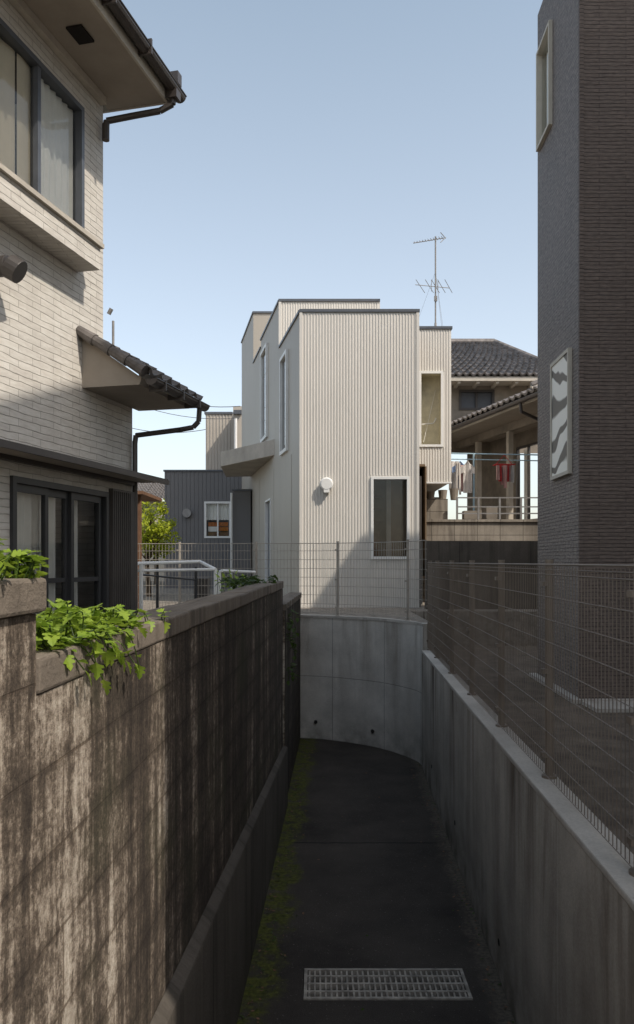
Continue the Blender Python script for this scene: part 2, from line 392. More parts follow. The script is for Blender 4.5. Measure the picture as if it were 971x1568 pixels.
g.face([(1.02+W,-12,1.25),(1.05+W,-far,1.25),(far,-far,1.25),(far,12.6,1.25),(1.5,12.6,1.25),(1.5,10,1.25),(XR(9.95)+0.05,9.95,1.25)],1)
g.face([(1.5,12.6,1.25),(far,12.6,1.25),(far,12.6,1.8),(1.5,12.6,1.8)],0)
g.face([(1.5,10,1.25),(1.5,12.6,1.25),(1.5,12.6,1.8),(1.5,10,1.8)],0)
ground=g.make('ground',[M['ground'],M['gdark']])
p=MB()
def strip(y0,y1):
    p.face([(XL(y0)-0.05,y0,0),(XR(y0)+0.05,y0,0),(XR(y1)+0.05,y1,0),(XL(y1)-0.05,y1,0)])
strip(-12,4.645)
strip(5.0,9.9)
p.face([(XL(4.645)-.05,4.645,0),(-0.085,4.645,0),(-0.085,5.0,0),(XL(5.0)-.05,5.0,0)])
p.face([(0.93,4.645,0),(XR(4.645)+.05,4.645,0),(XR(5)+.05,5.0,0),(0.93,5.0,0)])
p.face([(XL(9.9)-.05,9.9,0),(XR(9.9)+.05,9.9,0)]+[(q[0],q[1]+0.03,0) for q in reversed(cv)])
for (a,b) in (((-0.085,4.645),(0.93,4.645)),((0.93,4.645),(0.93,5.0)),((0.93,5.0),(-0.085,5.0)),((-0.085,5.0),(-0.085,4.645))):
    p.face([(a[0],a[1],0),(b[0],b[1],0),(b[0],b[1],-0.3),(a[0],a[1],-0.3)])
p.face([(-0.085,4.645,-0.3),(0.93,4.645,-0.3),(0.93,5.0,-0.3),(-0.085,5.0,-0.3)])
path=p.make('alley_path',[M['asphalt']])
gr=MB(); gx0,gx1,gy0,gy1=-0.08,0.925,4.65,4.995
gr.box(gx0,gx1,gy0,gy0+0.02,-0.03,0.008); gr.box(gx0,gx1,gy1-0.02,gy1,-0.03,0.008)
gr.box(gx0,gx0+0.02,gy0+.02,gy1-.02,-0.03,0.008); gr.box(gx1-0.02,gx1,gy0+.02,gy1-.02,-0.03,0.008)
for k in (1,2,3):
    y=gy0+(gy1-gy0)*k/4; gr.box(gx0+.02,gx1-.02,y-0.009,y+0.009,-0.028,0.006)
n=30
for k in range(1,n):
    x=gx0+(gx1-gx0)*k/n; gr.box(x-0.0055,x+0.0055,gy0+.02,gy1-.02,-0.025,0.003)
gr.make('drain_grate',[M['grate']])
lt=MB(); random.seed(21)
for i in range(420):
    D=U(3.8,11)
    if R()<0.55: x=XL(D)+0.06+abs(random.gauss(0,0.09))
    elif R()<0.8: x=XR(D)-0.01-abs(random.gauss(0,0.07))
    else: x=U(XL(D)+.1,XR(D)-.05)
    if -0.1<x<0.95 and 4.6<D<5.05: continue
    a=U(0,6.28); l=U(0.006,0.02); h=0.004
    lt.face([(x+l*math.cos(a),D+l*math.sin(a),h),(x-l*.5*math.sin(a),D+l*.5*math.cos(a),h+U(0,.008)),(x-l*math.cos(a),D-l*math.sin(a),h+U(0,.004)),(x+l*.5*math.sin(a),D-l*.5*math.cos(a),h)],int(R()*2.2)%2)
lt.make('fallen_leaves',[M['wood'],M['leafd']])

# ------------------------------------------------------------ left block wall
lw=empty('block_wall')
def wallprism(mb,y0,y1,z0,z1,off=0.0,th=W,m=0,z1b=None):
    z1b=z1 if z1b is None else z1b
    c=[(XL(y0)+off,y0),(XL(y1)+off,y1),(XL(y1)-th,y1),(XL(y0)-th,y0)]
    mb.prism(c,z0,[z1,z1b,z1b,z1],m)
b=MB(); wallprism(b,-8,1.66,-0.1,2.49); wallprism(b,1.66,8.27,-0.1,2.315)
b.make('wall_body',[M['block']],lw)
c=MB(); y=-3.0
while y<1.6:
    L=min(0.395,1.68-y); j=U(-0.003,0.003); wallprism(c,y,y+L,2.492+j,2.565+j,0.018,W+0.015); y+=0.4
y=1.66
while y<8.25:
    L=min(0.395,8.28-y); j=U(-0.004,0.004)
    wallprism(c,y,y+L,2.317,2.395+j,0.008+U(-.003,.003),W+0.015); y+=0.4
c.make('coping',[M['conc_cop']],lw,bevel=0.009)
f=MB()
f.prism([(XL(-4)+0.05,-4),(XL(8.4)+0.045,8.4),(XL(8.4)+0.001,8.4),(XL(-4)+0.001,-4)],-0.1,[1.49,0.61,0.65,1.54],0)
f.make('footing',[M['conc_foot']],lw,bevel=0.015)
b=MB(); c4=[(XL(8.29)+0.02,8.29),(XL(11.58)+0.0,11.58),(XL(11.58)-0.15,11.58),(XL(8.29)-.15,8.29)]
b.prism(c4,-0.1,2.08); b.make('rear_wall',[M['block2']],lw)
c=MB(); y=8.3
while y<11.5:
    L=min(0.395,11.57-y); c.prism([(XL(y)+0.035,y),(XL(y+L)+0.02,y+L),(XL(y+L)-.16,y+L),(XL(y)-.16,y)],2.082,2.15); y+=0.4
c.make('rear_coping',[M['conc_cop']],lw,bevel=0.006)
# ------------------------------------------------------------ right retaining wall
rw=empty('retaining_wall')
b=MB(); b.prism([(XR(-8),-8),(XR(-8)+0.15,-8),(XR(10.0)+0.15,10.0),(XR(10.0),10.0)],-0.1,1.44); b.make('wall_body',[M['conc_r']],rw)
c=MB(); c.prism([(XR(-8)-0.004,-8),(XR(-8)+0.155,-8),(XR(9.98)+0.155,9.98),(XR(9.98)-0.004,9.98)],1.441,1.475); c.make('cap',[M['conc_cap']],rw,bevel=0.008)
h=MB()
for D,z in ((4.9,0.22),(6.9,0.3),(8.8,0.3),(3.2,0.25)):
    x=XR(D); h.cyl((x-0.003,D,z),(x+0.002,D,z),0.022,12)
h.make('tie_holes',[M['dark']],rw)
ew=empty('curved_retaining_wall')
b=MB(); u=0
for i in range(len(cv)-1):
    a=cv[i];q=cv[i+1]; l=math.hypot(q[0]-a[0],q[1]-a[1])
    b.face([(a[0],a[1],-0.05),(q[0],q[1],-0.05),(q[0],q[1],1.775),(a[0],a[1],1.775)],0,[(u,-0.05),(u+l,-0.05),(u+l,1.775),(u,1.775)]); u+=l
b.make('wall_body',[M['conc_e']],ew,smooth=True)
c=MB()
for i in range(len(cv)-1):
    a=cv[i];q=cv[i+1]
    c.hexa([(a[0],a[1]-.015,1.776),(q[0],q[1]-.015,1.776),(q[0],q[1]+.16,1.776),(a[0],a[1]+.16,1.776),(a[0],a[1]-.015,1.812),(q[0],q[1]-.015,1.812),(q[0]+.0,q[1]+.16,1.812),(a[0],a[1]+.16,1.812)])
c.make('cap',[M['conc_cap']],ew)
h=MB()
for (x,y_,z) in ((-0.02,11.48,0.25),(0.78,10.99,0.22)):
    h.cyl((x,y_-0.012,z),(x,y_+0.03,z),0.026,12)
h.make('drain_holes',[M['dark']],ew)
c=MB(); c.box(XR(9.98)+0.002,1.5,10.0,10.12,1.2,1.81); c.make('end_pier',[M['conc_e']],ew)

# ------------------------------------------------------------ mesh fences
def fence(name,pts,z0,z1,mat,posts,pitch=0.05,rowz=None,wr=0.0022,pr=0.021):
    e=empty(name); w=MB(); po=MB()
    tot=0; segs=[]
    for i in range(len(pts)-1):
        a=Vector(pts[i]);q=Vector(pts[i+1]); l=(q-a).length; segs.append((tot,a,q,l)); tot+=l
    def at(s):
        for (t0,a,q,l) in segs:
            if s<=t0+l+1e-6: return a+(q-a)*((s-t0)/l)
        return segs[-1][2]
    s=0.02
    while s<tot:
        a=at(s); w.cyl((a.x,a.y,z0+0.03),(a.x,a.y,z1-0.01),wr,4,caps=False); s+=pitch
    for z in rowz:
        for (t0,a,q,l) in segs:
            w.cyl((a.x,a.y-0.004,z),(q.x,q.y-0.004,z),wr*1.25,4,caps=False)
    for (t0,a,q,l) in segs: w.cyl((a.x,a.y,z1),(q.x,q.y,z1),wr*2.4,6,caps=False)
    for s in posts:
        a=at(s); po.cyl((a.x+0.03,a.y+0.01,z0-0.02),(a.x+0.03,a.y+0.01,z1+0.015),pr,12)
        po.cyl((a.x+0.03,a.y+0.01,z1+0.015),(a.x+0.03,a.y+0.01,z1+0.027),pr*1.12,12)
        po.cyl((a.x+0.03,a.y+0.01,z0-0.002),(a.x+0.03,a.y+0.01,z0+0.012),pr*1.9,12)
        for z in (z0+0.12,(z0+z1)/2,z1-0.1):
            po.box(a.x-0.012,a.x+0.02,a.y-0.012,a.y+0.03,z-0.012,z+0.012)
    w.make('wire_mesh',[mat],e); po.make('posts',[mat],e,smooth=False)
    return e
rows=[1.50+k*0.115 for k in range(10)]+[2.56]
ya,yb=-1.0,10.0
fence('mesh_fence',[(XR(ya)+0.075,ya),(XR(yb)+0.075,yb)],1.475,2.585,M['fence'],[ (D-ya) for D in (0.27,1.54,2.81,4.08,5.35,6.62,7.89,9.16,9.97)],0.045,rows)
fp=[(p_[0],p_[1]+0.07) for p_ in cv]
fp=[(-3.4,11.9),(-2.0,11.8)]+fp[1:]+[(1.40,9.98)]
fence('mesh_fence',fp,1.81,2.87,M['fenceg'],[0.1,1.3,2.47,3.72,5.05],0.05,[1.85+k*0.13 for k in range(8)],0.0026,0.02)

# ------------------------------------------------------------ main white house
mh=empty('corrugated_steel_house')
def SX(D): return -0.291-0.204*(D-13.7)
AX=px(641,13.7)
wA=Wall((SX(13.7),13.7),(AX,13.7))
def sA(x): return px(x,13.7)-SX(13.7)
opF=[(sA(568),sA(627),pz(856,13.7),pz(730,13.7))]
b=MB(); zt=6.96
wA.surf(b,1.75,zt,opF,0,0.14)
wA.ribs(b,1.8,zt-0.02,opF,0.052,0.027,0.010)
wBx=px(582,16.04)
wB=Wall((SX(16.04),16.04),(wBx,16.04)); wB.surf(b,zt-0.1,7.92); wB.ribs(b,zt+0.03,7.9,(),0.052,0.027,0.010)
b.make('front_corrugated_cladding',[M['white_sheet']],mh)
wC=Wall((SX(20.4),20.4),(px(421,20.4),20.4))
wS=Wall((SX(23.2),23.2),(SX(13.7),13.7)); kk=wS.L/9.5
def sS(D): return (23.2-D)*kk
b=MB()
wC.surf(b,7.7,9.06)
def win(Da,Db,za,zb): return (sS(Db),sS(Da),za,zb)
ops_side=[win(14.95,15.75,4.72,6.66),win(17.7,18.7,5.42,6.95-0.02),win(17.24,18.07,1.85,4.0)]
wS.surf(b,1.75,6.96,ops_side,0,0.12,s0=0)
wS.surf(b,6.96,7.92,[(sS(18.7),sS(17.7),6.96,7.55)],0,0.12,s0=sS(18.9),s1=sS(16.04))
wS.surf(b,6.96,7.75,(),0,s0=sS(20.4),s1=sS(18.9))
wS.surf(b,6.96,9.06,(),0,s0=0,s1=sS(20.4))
b.face([(AX,13.7,1.75),(AX,23,1.75),(AX,23,zt),(AX,13.7,zt)])
b.face([(wBx,16.04,zt),(wBx,19.5,zt),(wBx,19.5,7.92),(wBx,16.04,7.92)])
b.face([(px(421,20.4),20.4,7),(px(421,20.4),23.2,7),(px(421,20.4),23.2,9.06),(px(421,20.4),20.4,9.06)])
b.face([(SX(23.2),23.2,1.75),(AX,23.2,1.75),(AX,23.2,zt),(SX(23.2),23.2,zt)])
b.face([(SX(13.7),13.7,zt-0.15),(AX,13.7,zt-0.15),(AX,23.2,zt-0.15),(SX(23.2),23.2,zt-0.15)])
b.face([(SX(16.04),16.04,7.8),(wBx,16.04,7.8),(wBx,19.5,7.8),(SX(19.5),19.5,7.8)])
b.face([(SX(19.5),19.5,6.8),(wBx,19.5,6.8),(wBx,19.5,7.92),(SX(19.5),19.5,7.92)])
b.face([(SX(20.4),20.4,8.9),(px(421,20.4),20.4,8.9),(px(421,20.4),23.2,8.9),(SX(23.2),23.2,8.9)])
b.face([(SX(18.9),18.9,7.74),(-0.9,18.9,7.74),(-0.9,20.4,7.74),(SX(20.4),20.4,7.74)])
b.face([(-0.9,18.9,6.8),(-0.9,20.4,6.8),(-0.9,20.4,7.74),(-0.9,18.9,7.74)])
for D in (14.6,16.8,19.2,21.2,22.2): wS.box(b,sS(D)-.006,sS(D)+.006,1.8,4.6,0.001,0.006)
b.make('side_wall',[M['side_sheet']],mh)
c=MB()
def cap(w,a,b_,z): w.box(c,a,b_,z,z+0.05,-0.12,0.03)
cap(wA,-0.02,wA.L+0.02,zt); cap(wB,-0.02,wB.L,7.921); cap(wC,-0.02,wC.L,9.061)
wS.box(c,sS(16.0),sS(13.73),zt+0.002,zt+0.048,-0.12,0.028); wS.box(c,sS(18.9),sS(16.07),7.923,7.968,-0.12,0.028); wS.box(c,0,sS(20.43),9.063,9.108,-0.12,0.028); wS.box(c,sS(20.37),sS(18.93),7.751,7.79,-0.12,0.028)
wA.box(c,-0.015,0.035,1.8,zt-0.002,0.002,0.022,1); wA.box(c,wA.L-0.04,wA.L+0.01,1.8,zt-0.002,0.002,0.022,1)
wB.box(c,-0.015,0.04,zt,7.918,0.002,0.022,1)
wA.box(c,0,wA.L,1.78,1.84,0.014,0.03,1)
c.make('parapet_flashing',[M['blueframe'],M['white_sheet']],mh)
fr=MB(); gl=MB(); it=MB()
o=opF[0]; wA.frame(fr,*o,w=0.045,o0=-0.05,o1=0.035)
wA.pane(gl,o[0]+.045,o[1]-.045,o[2]+.045,o[3]-.045,-0.03)
wA.box(it,o[0]-0.3,o[1]+0.3,o[2]-0.3,o[3]+0.2,-1.75,-1.7,0)
wA.box(it,o[0]-0.32,o[0]-0.3,o[2]-0.3,o[3]+0.2,-1.7,-0.15,0); wA.box(it,o[1]+0.3,o[1]+0.32,o[2]-0.3,o[3]+0.2,-1.7,-0.15,0)
wA.box(it,o[0]-0.3,o[1]+.3,o[3]+0.2,o[3]+0.24,-1.7,-0.15,0); wA.box(it,o[0]-0.3,o[1]+.3,o[2]-0.34,o[2]-0.3,-1.7,-0.15,0)
wA.box(it,o[0]-0.1,o[0]+0.2,o[2]-0.3,o[2]+0.55,-1.2,-0.6,1)
wA.box(it,o[0]+0.30,o[0]+0.38,o[2]+0.0,o[3]+0.1,-0.35,-0.3,6)
wA.box(it,o[0]+0.40,o[1]+0.1,o[2]+0.0,o[3]+0.1,-0.75,-0.7,0)
for k in range(3): wA.box(it,o[0]-0.25,o[0]+0.3,o[2]+0.7+k*0.25,o[2]+0.72+k*0.25,-1.6,-1.2,1)
for q in ops_side[:1]+[(sS(18.7),sS(17.7),5.42,7.55)]:
    wS.frame(fr,*q,w=0.07,o0=-0.05,o1=0.05)
    wS.pane(gl,q[0]+.07,q[1]-.07,q[2]+.07,q[3]-.07,0.0,1)
    wS.box(it,q[0],q[1],q[2],q[3],-0.35,-0.3,3)
q=ops_side[2]; wS.frame(fr,*q,w=0.04,o0=-0.05,o1=0.02); wS.box(it,q[0]+.04,q[1]-.04,q[2]+.04,q[3]-.04,-0.1,-0.05,4)
fr.make('window_frames',[M['white']],mh); gl.make('window_glass',[M['glass'],M['glassd']],mh); it.make('interior',[M['room'],M['wood'],M['curtain'],M['offwhite'],M['blueframe'],M['tile2'],M['plaster']],mh)
v=MB(); vx=px(500,13.7); vz=pz(742,13.7)
v.cyl((vx,13.69,vz),(vx,13.60,vz),0.105,28); v.cyl((vx,13.60,vz),(vx,13.565,vz),0.118,28,r2=0.095); 
v.box(vx-0.05,vx+0.05,13.57,13.68,vz-0.15,vz-0.09)
v.make('vent_hood',[M['white']],mh,bevel=0.004)
zc0=pz(697,16.7); zc1=pz(672,16.7)
s_=MB(); s_.prism([(SX(16.7)+0.0,16.7),(SX(20.9),20.9),(px(346,21.0),21.0),(px(338,18.7),18.7)],zc0,zc1)
s_.make('canopy_slab',[M['conc_slab']],mh,bevel=0.01)
bx0=AX-0.05; bx1=px(691,15.0)
wD=Wall((bx0,15.0),(bx1,15.0))
zb0=pz(738,15); zb1=pz(504,15)
od=[(px(643,15)-bx0,px(677,15)-bx0,pz(682,15),pz(571,15))]
b=MB(); wD.surf(b,zb0,zb1,od,0,0.35,1); wD.ribs(b,zb0+.01,zb1-.01,od,0.052,0.027,0.010)
b.face([(bx1,15,zb0),(bx1,19,zb0),(bx1,19,zb1),(bx1,15,zb1)]); b.face([(bx0,15,zb0),(bx1,15,zb0),(bx1,19,zb0),(bx0,19,zb0)]); b.face([(bx0,15,zb1),(bx1,15,zb1),(bx1,19,zb1),(bx0,19,zb1)])
b.face([(bx0,19,zb0),(bx1,19,zb0),(bx1,19,zb1),(bx0,19,zb1)])
wD.box(b,od[0][0]-0.02,od[0][1]+0.02,od[0][2]-0.02,od[0][3]+0.02,-0.4,-0.35,1)
wD.frame(b,od[0][0]-.02,od[0][1]+.02,od[0][2]-.03,od[0][3]+.03,w=0.045,o0=-0.03,o1=0.03,m=2)
wD.box(b,0,wD.L+.02,zb1+.001,zb1+.05,-0.1,0.03,3)
wD.box(b,-0.0,wD.L+.01,zb0-0.03,zb0-0.002,-0.1,0.03,2)
b.make('projecting_bay',[M['white_sheet'],M['inset'],M['white'],M['blueframe']],mh)
k=MB(); k.tube([(px(646,15.2),15.2,pz(650,15.2)),(px(664,15.2),15.2,pz(648,15.2)),(px(668,15.2),15.2,pz(640,15.2))],0.012,8); k.cyl((px(648,15.2),15.15,pz(678,15.2)),(px(668,15.2),15.3,pz(596,15.2)),0.005,6); k.make('bay_handrail',[M['white']],mh)
k=MB(); k.cyl((AX+0.035,13.78,1.8),(AX+0.035,13.78,4.1),0.028,10)
for i in range(10): k.box(AX+0.005,AX+0.09,13.9,13.95,1.85+i*0.07,1.88+i*0.07)
k.make('downpipe',[M['bronze']],mh)
k=MB(); k.box(AX+0.005,2.9,18.4,18.5,1.8,zb0-0.01); k.make('undercroft_wall',[M['plaster']],mh)
# antenna
an=empty('tv_antenna'); k=MB(); ax=px(667,15.6); 
ztop=pz(362,15.6); k.cyl((ax,15.6,zb1-0.02),(ax,15.6,ztop),0.016,8)
k.cyl((ax,15.6,zb1-.02),(ax,15.6,zb1+.3),0.024,8)
def yagi(zc,x0,x1,n,el,tilt=0.0):
    a=Vector((ax+x0,15.6+x0*0.3,zc-0.16)); q=Vector((ax+x1,15.6+x1*0.3,zc+tilt)); k.cyl(a,q,0.009,6)
    for i in range(n):
        t=(i+0.5)/n; c_=a+(q-a)*t; l=el*(0.6+0.5*t); k.cyl((c_.x-l*0.35,c_.y-l,c_.z),(c_.x+l*0.35,c_.y+l,c_.z+.02),0.0055,5)
yagi(ztop-0.03,-0.46,0.17,11,0.09,0.02)
k.cyl((ax+0.1,15.6,ztop-0.12),(ax+0.21,15.65,ztop+0.0),0.008,6); k.cyl((ax+0.1,15.6,ztop+0.08),(ax+0.21,15.65,ztop-0.02),0.008,6)
z2=pz(437,15.6)
k.cyl((ax-0.42,15.45,z2-0.04),(ax+0.3,15.75,z2+0.0),0.007,6)
for t in (-0.3,-0.12,0.0,0.12,0.26): 
    k.cyl((ax+t-0.14,15.2,z2-0.03),(ax+t+0.14,16.0,z2-0.01),0.006,5)
for t in (-0.08,0.05): k.cyl((ax+t,15.6,z2-0.12),(ax+t,15.6,z2+0.1),0.006,5)
k.box(ax-0.03,ax+0.03,15.56,15.6,z2-0.32,z2-0.22)
for (dx,dy) in ((-0.5,0.6),(0.35,0.9),(0.1,-0.4)):
    k.cyl((ax,15.6,ztop-0.7),(ax+dx*0.9,15.6+dy,zb1+.05),0.0025,4)
k.make('mast',[M['steel']],an)

# ------------------------------------------------------------ dark building (right)
db=empty('dark_clad_house')
c0=7.5; X0=2.23
def XB(D): return X0+0.0386*D
cbk=9.18
b=MB(); wf=Wall((XB(c0),c0),(11.0,c0)); wl=Wall((XB(cbk),cbk),(XB(c0),c0))
def sB(x):
    D=1200*X0/(x-CX-0.0386*1200); return (cbk-D)*wl.L/(cbk-c0),D
s1,Da=sB(848); s2,Db=sB(876)
t1,Dc=sB(826); t2,Dd=sB(846)
w1=(s1,s2,pz(728,Db)+0.02,pz(532,Db)); w2=(t1,t2,pz(190,Dd),pz(30,Dd))
wl.surf(b,1.1,9.0,[w1,w2],1,0.1); wf.surf(b,1.1,9.0)
b.face([(XB(cbk),cbk,1.1),(11,cbk,1.1),(11,cbk,9),(XB(cbk),cbk,9)]); b.face([(11,c0,1.1),(11,cbk,1.1),(11,cbk,9),(11,c0,9)])
b.face([(XB(c0),c0,9),(11,c0,9),(11,cbk,9),(XB(cbk),cbk,9)])
b.box(6.45,11,c0+0.01,cbk-0.01,9.001,11.0)  # unseen raised block, added for the diagonal shadow on the white house
wf.box(b,-0.012,0.03,1.1,9.0,0.001,0.014,0); wl.box(b,wl.L-.03,wl.L+.012,1.1,8.99,0.001,0.012,0)
b.make('walls',[M['darktile'],M['darktile_sheen']],db)
fr=MB(); gl=MB(); cu=MB()
for i,q in enumerate((w1,w2)):
    wl.frame(fr,*q,w=0.035,o0=-0.08,o1=0.04)
wl.pane(gl,w2[0]+.035,w2[1]-.035,w2[2]+.035,w2[3]-.035,-0.02)
wl.box(cu,w2[0],w2[1],w2[2],w2[3],-0.6,-0.55,1)
wl.box(cu,w1[0]+.035,w1[1]-.035,w1[2]+.035,w1[3]-.035,-0.06,0.028,2)  # opaque panel in the window carrying the painted reflection
wl.curtain(cu,w2[0]+.05,w2[1]-.05,w2[2]+.05,w2[3]-.05,-0.08,0,0.12,0.02)
fr.make('window_frames',[M['frame_cream']],db); gl.make('window_glass',[M['glass']],db); cu.make('curtain_and_reflection',[M['curtain'],M['dark'],M['wavy_refl']],db)
pl=MB(); 
wl.box(pl,-0.05,wl.L+0.06,1.251,1.29,0.002,0.09); wf.box(pl,0.0,8,1.251,1.29,0.002,0.09)
pl.box(XB(c0)-.02,6,c0-0.5,c0-0.1,1.252,1.285)
pl.make('concrete_apron',[M['conc_cap']],db)
# ------------------------------------------------------------ unseen neighbour house right of viewer, added and sized for its cast shade
nb=empty('unseen_shade_neighbour')
b=MB(); b.box(3.0,8,0.0,5.6,1.2,11.2); b.make('walls',[M['offwhite']],nb)
b=MB(); b.box(2.97,8.03,-.03,5.63,11.201,11.32); b.make('parapet',[M['bronze']],nb)
b=MB()
for z in (3.2,6.0,8.8):
    for y in (0.6,3.4):
        b.box(2.96,2.995,y,y+1.5,z,z+1.2)
b.make('windows',[M['black']],nb)

# ------------------------------------------------------------ left cream house
lh=empty('cream_sided_house')
def HX(D): return -3.796+0.24*D
kH=math.sqrt(1+0.24**2)
D0=2.5
wH=Wall((HX(D0),D0),(HX(7.98),7.98))
def s(D): return (D-D0)*kH
def hs(x): return s(3.796/((CX-x)/F+0.24))
ZS=6.95
ow=[(s(4.75),hs(125),5.49,6.66)]
od=[(hs(15),hs(163),1.85,3.26)]
b=MB()
wH.surf(b,4.2,ZS,ow,0,0.1,s1=s(7.4)); wH.surf(b,1.7,4.2,od,0,0.1)
n=wH.n
def off(D,o): return (HX(D)+n.x*o, D+n.y*o)
def pt(D,o,z): q=off(D,o); return (q[0],q[1],z)
b.face([pt(7.4,0,4.2),pt(7.4,-6,4.2),pt(7.4,-6,ZS),pt(7.4,0,ZS)]); b.face([pt(7.98,0,1.7),pt(7.98,-6,1.7),pt(7.98,-6,4.2),pt(7.98,0,4.2)])
b.face([pt(D0,0,1.7),pt(D0,-6,1.7),pt(D0,-6,ZS),pt(D0,0,ZS)]); b.face([pt(D0,-6,1.7),pt(7.98,-6,1.7),pt(7.98,-6,ZS),pt(D0,-6,ZS)])
b.face([pt(7.4,0,4.2),pt(7.98,0,4.2),pt(7.98,-6,4.2),pt(7.4,-6,4.2)])
b.make('walls',[M['cream']],lh)
fr=MB(); gl=MB(); cu=MB()
o=ow[0]; wH.frame(fr,o[0],o[1],o[2],o[3],w=0.045,o0=-0.09,o1=0.03)
ms=hs(58); wH.box(fr,ms-0.022,ms+0.022,o[2]+.045,o[3]-.045,-0.05,0.015)
wH.pane(gl,o[0]+.045,ms-.022,o[2]+.045,o[3]-.045,-0.03); wH.pane(gl,ms+.022,o[1]-.045,o[2]+.045,o[3]-.045,-0.035)
wH.curtain(cu,ms+0.02,o[1]-0.02,o[2],o[3],-0.06,0,0.085,0.010)
wH.curtain(cu,ms-1.4,ms-0.22,o[2],o[3],-0.065,1,0.3,0.008); wH.curtain(cu,ms-0.2,ms+0.02,o[2],o[3],-0.055,1,0.3,0.006)
wH.box(cu,o[0]-.1,o[1]+.1,o[2]-.1,o[3]+.1,-0.8,-0.75,2)
lg=MB(); wH.box(lg,s(4.3),hs(119),5.17,5.36,0.002,0.22,0); wH.box(lg,s(4.3),hs(119)+.02,5.362,5.40,0.002,0.25,1)
lg.make('window_ledge',[M['cream'],M['offwhite']],lh)
q=od[0]; wH.frame(fr,q[0],q[1],q[2],q[3],w=0.05,o0=-0.1,o1=0.03,m=1)
marks=[hs(15)+.05,hs(76),hs(111),hs(157)]
for i in range(3):
    a,b2=marks[i],marks[i+1]; oo=-0.03-0.03*(i%2)
    for aa in (a,b2-0.045): wH.box(fr,aa,aa+0.045,q[2]+.05,q[3]-.05,oo-0.02,oo+0.02,1)
    wH.box(fr,a+.045,b2-.045,q[3]-.11,q[3]-.05,oo-0.02,oo+0.02,1); wH.box(fr,a+.045,b2-.045,q[2]+.05,q[2]+.12,oo-0.02,oo+0.02,1)
    wH.box(fr,a+.045,b2-.045,2.42,2.46,oo-0.015,oo+0.015,1)
    wH.pane(gl,a+.045,b2-.045,q[2]+.12,q[3]-.11,oo,0)
wH.curtain(cu,q[0]+.1,hs(108),q[2],q[3]-.05,-0.13,0,0.11,0.02); wH.curtain(cu,hs(116),hs(140),q[2],q[3]-.05,-0.13,0,0.1,0.02)
wH.box(cu,q[0]-.1,q[1]+.1,q[2]-.1,q[3]+.1,-0.9,-0.85,2)
fr.make('window_frames',[M['blueframe'],M['black']],lh); gl.make('window_glass',[M['glass'],M['glassd']],lh); cu.make('curtains',[M['curtain'],M['blind'],M['dark']],lh)
sp=MB(); wH.box(sp,hs(166),hs(200),1.8,3.3,0.003,0.05)
for k in range(9): wH.box(sp,hs(168)+k*0.04,hs(168)+k*0.04+0.012,1.82,3.28,0.051,0.058)
sp.make('shutter_box',[M['bronze']],lh)
cp=MB(); 
def slope_slab(mb,w,a,b,zi,zo,o0,o1,th,m=0):
    mb.hexa([w.P(a,zo-th,o1),w.P(b,zo-th,o1),w.P(b,zi-th,o0),w.P(a,zi-th,o0),w.P(a,zo,o1),w.P(b,zo,o1),w.P(b,zi,o0),w.P(a,zi,o0)],m)
slope_slab(cp,wH,s(5.0),s(8.10),3.49,3.44,0.003,0.34,0.025)
wH.box(cp,s(5.0),s(8.10),3.385,3.43,0.325,0.352)
wH.box(cp,s(5.0),s(8.0),3.37,3.41,0.003,0.05)
wH.box(cp,s(5.02),s(8.05),3.405,3.411,0.06,0.32,1)
cp.make('door_canopy',[M['brown'],M['soffit']],lh)
gr_=MB(); a,b2=s(7.03),s(8.12)
zi,zo=4.62,4.22
for ss in (a,b2):
    gr_.face([wH.P(ss,4.16,0.0),wH.P(ss,4.16,0.56),wH.P(ss,zo,0.58),wH.P(ss,zi,0.0)],0)
gr_.face([wH.P(a,4.16,0),wH.P(b2,4.16,0),wH.P(b2,4.16,0.56),wH.P(a,4.16,0.56)],0)
gr_.face([wH.P(a,4.16,0.56),wH.P(b2,4.16,0.56),wH.P(b2,zo,0.58),wH.P(a,zo,0.58)],0)
gr_.make('lower_roof_soffit',[M['soffit']],lh)
def tile_roof(mb,A,B,C,D,nu,nv,amp=0.03,step=0.02,m=0):
    A,B,C,D=[Vector(q) for q in (A,B,C,D)]
    nrm=(B-A).cross(D-A).normalized()
    if nrm.z<0: nrm=-nrm
    NU=nu*6
    def pos(u,v,h): 
        e=A.lerp(B,u); r=D.lerp(C,u); return e.lerp(r,v)+nrm*h
    def hh(u): 
        x=(u*nu)%1.0
        return amp*(0.5+0.5*math.cos(2*math.pi*x)) if x<0.5 else amp*(0.25+0.25*math.cos(2*math.pi*x))
    for j in range(nv):
        v0=j/nv; v1=(j+1)/nv
        for i in range(NU):
            u0=i/NU;u1=(i+1)/NU
            mb.face([pos(u0,v0,hh(u0)+step),pos(u1,v0,hh(u1)+step),pos(u1,v1,hh(u1)),pos(u0,v1,hh(u0))],m)
            mb.face([pos(u0,v0,hh(u0)-0.02),pos(u1,v0,hh(u1)-0.02),pos(u1,v0,hh(u1)+step),pos(u0,v0,hh(u0)+step)],m)
tr=MB()
tile_roof(tr,wH.P(a-0.05,zo+0.01,0.66),wH.P(b2+.05,zo+0.01,0.66),wH.P(b2+.05,zi+.03,-0.02),wH.P(a-0.05,zi+.03,-0.02),6,4,0.045,0.022)
for i in range(4):
    t0=i/4; t1=(i+1)/4
    p0=Vector(wH.P(a-0.06,zo+0.02+(zi-zo)*t0+0.02,0.64*(1-t0))); p1=Vector(wH.P(a-0.06,zo+0.02+(zi-zo)*t1+0.02,0.64*(1-t1)))
    tr.cyl(p0,p1,0.055,10,r2=0.045)
tr.make('lower_roof_tiles',[M['tile2']],lh)
gt=MB()
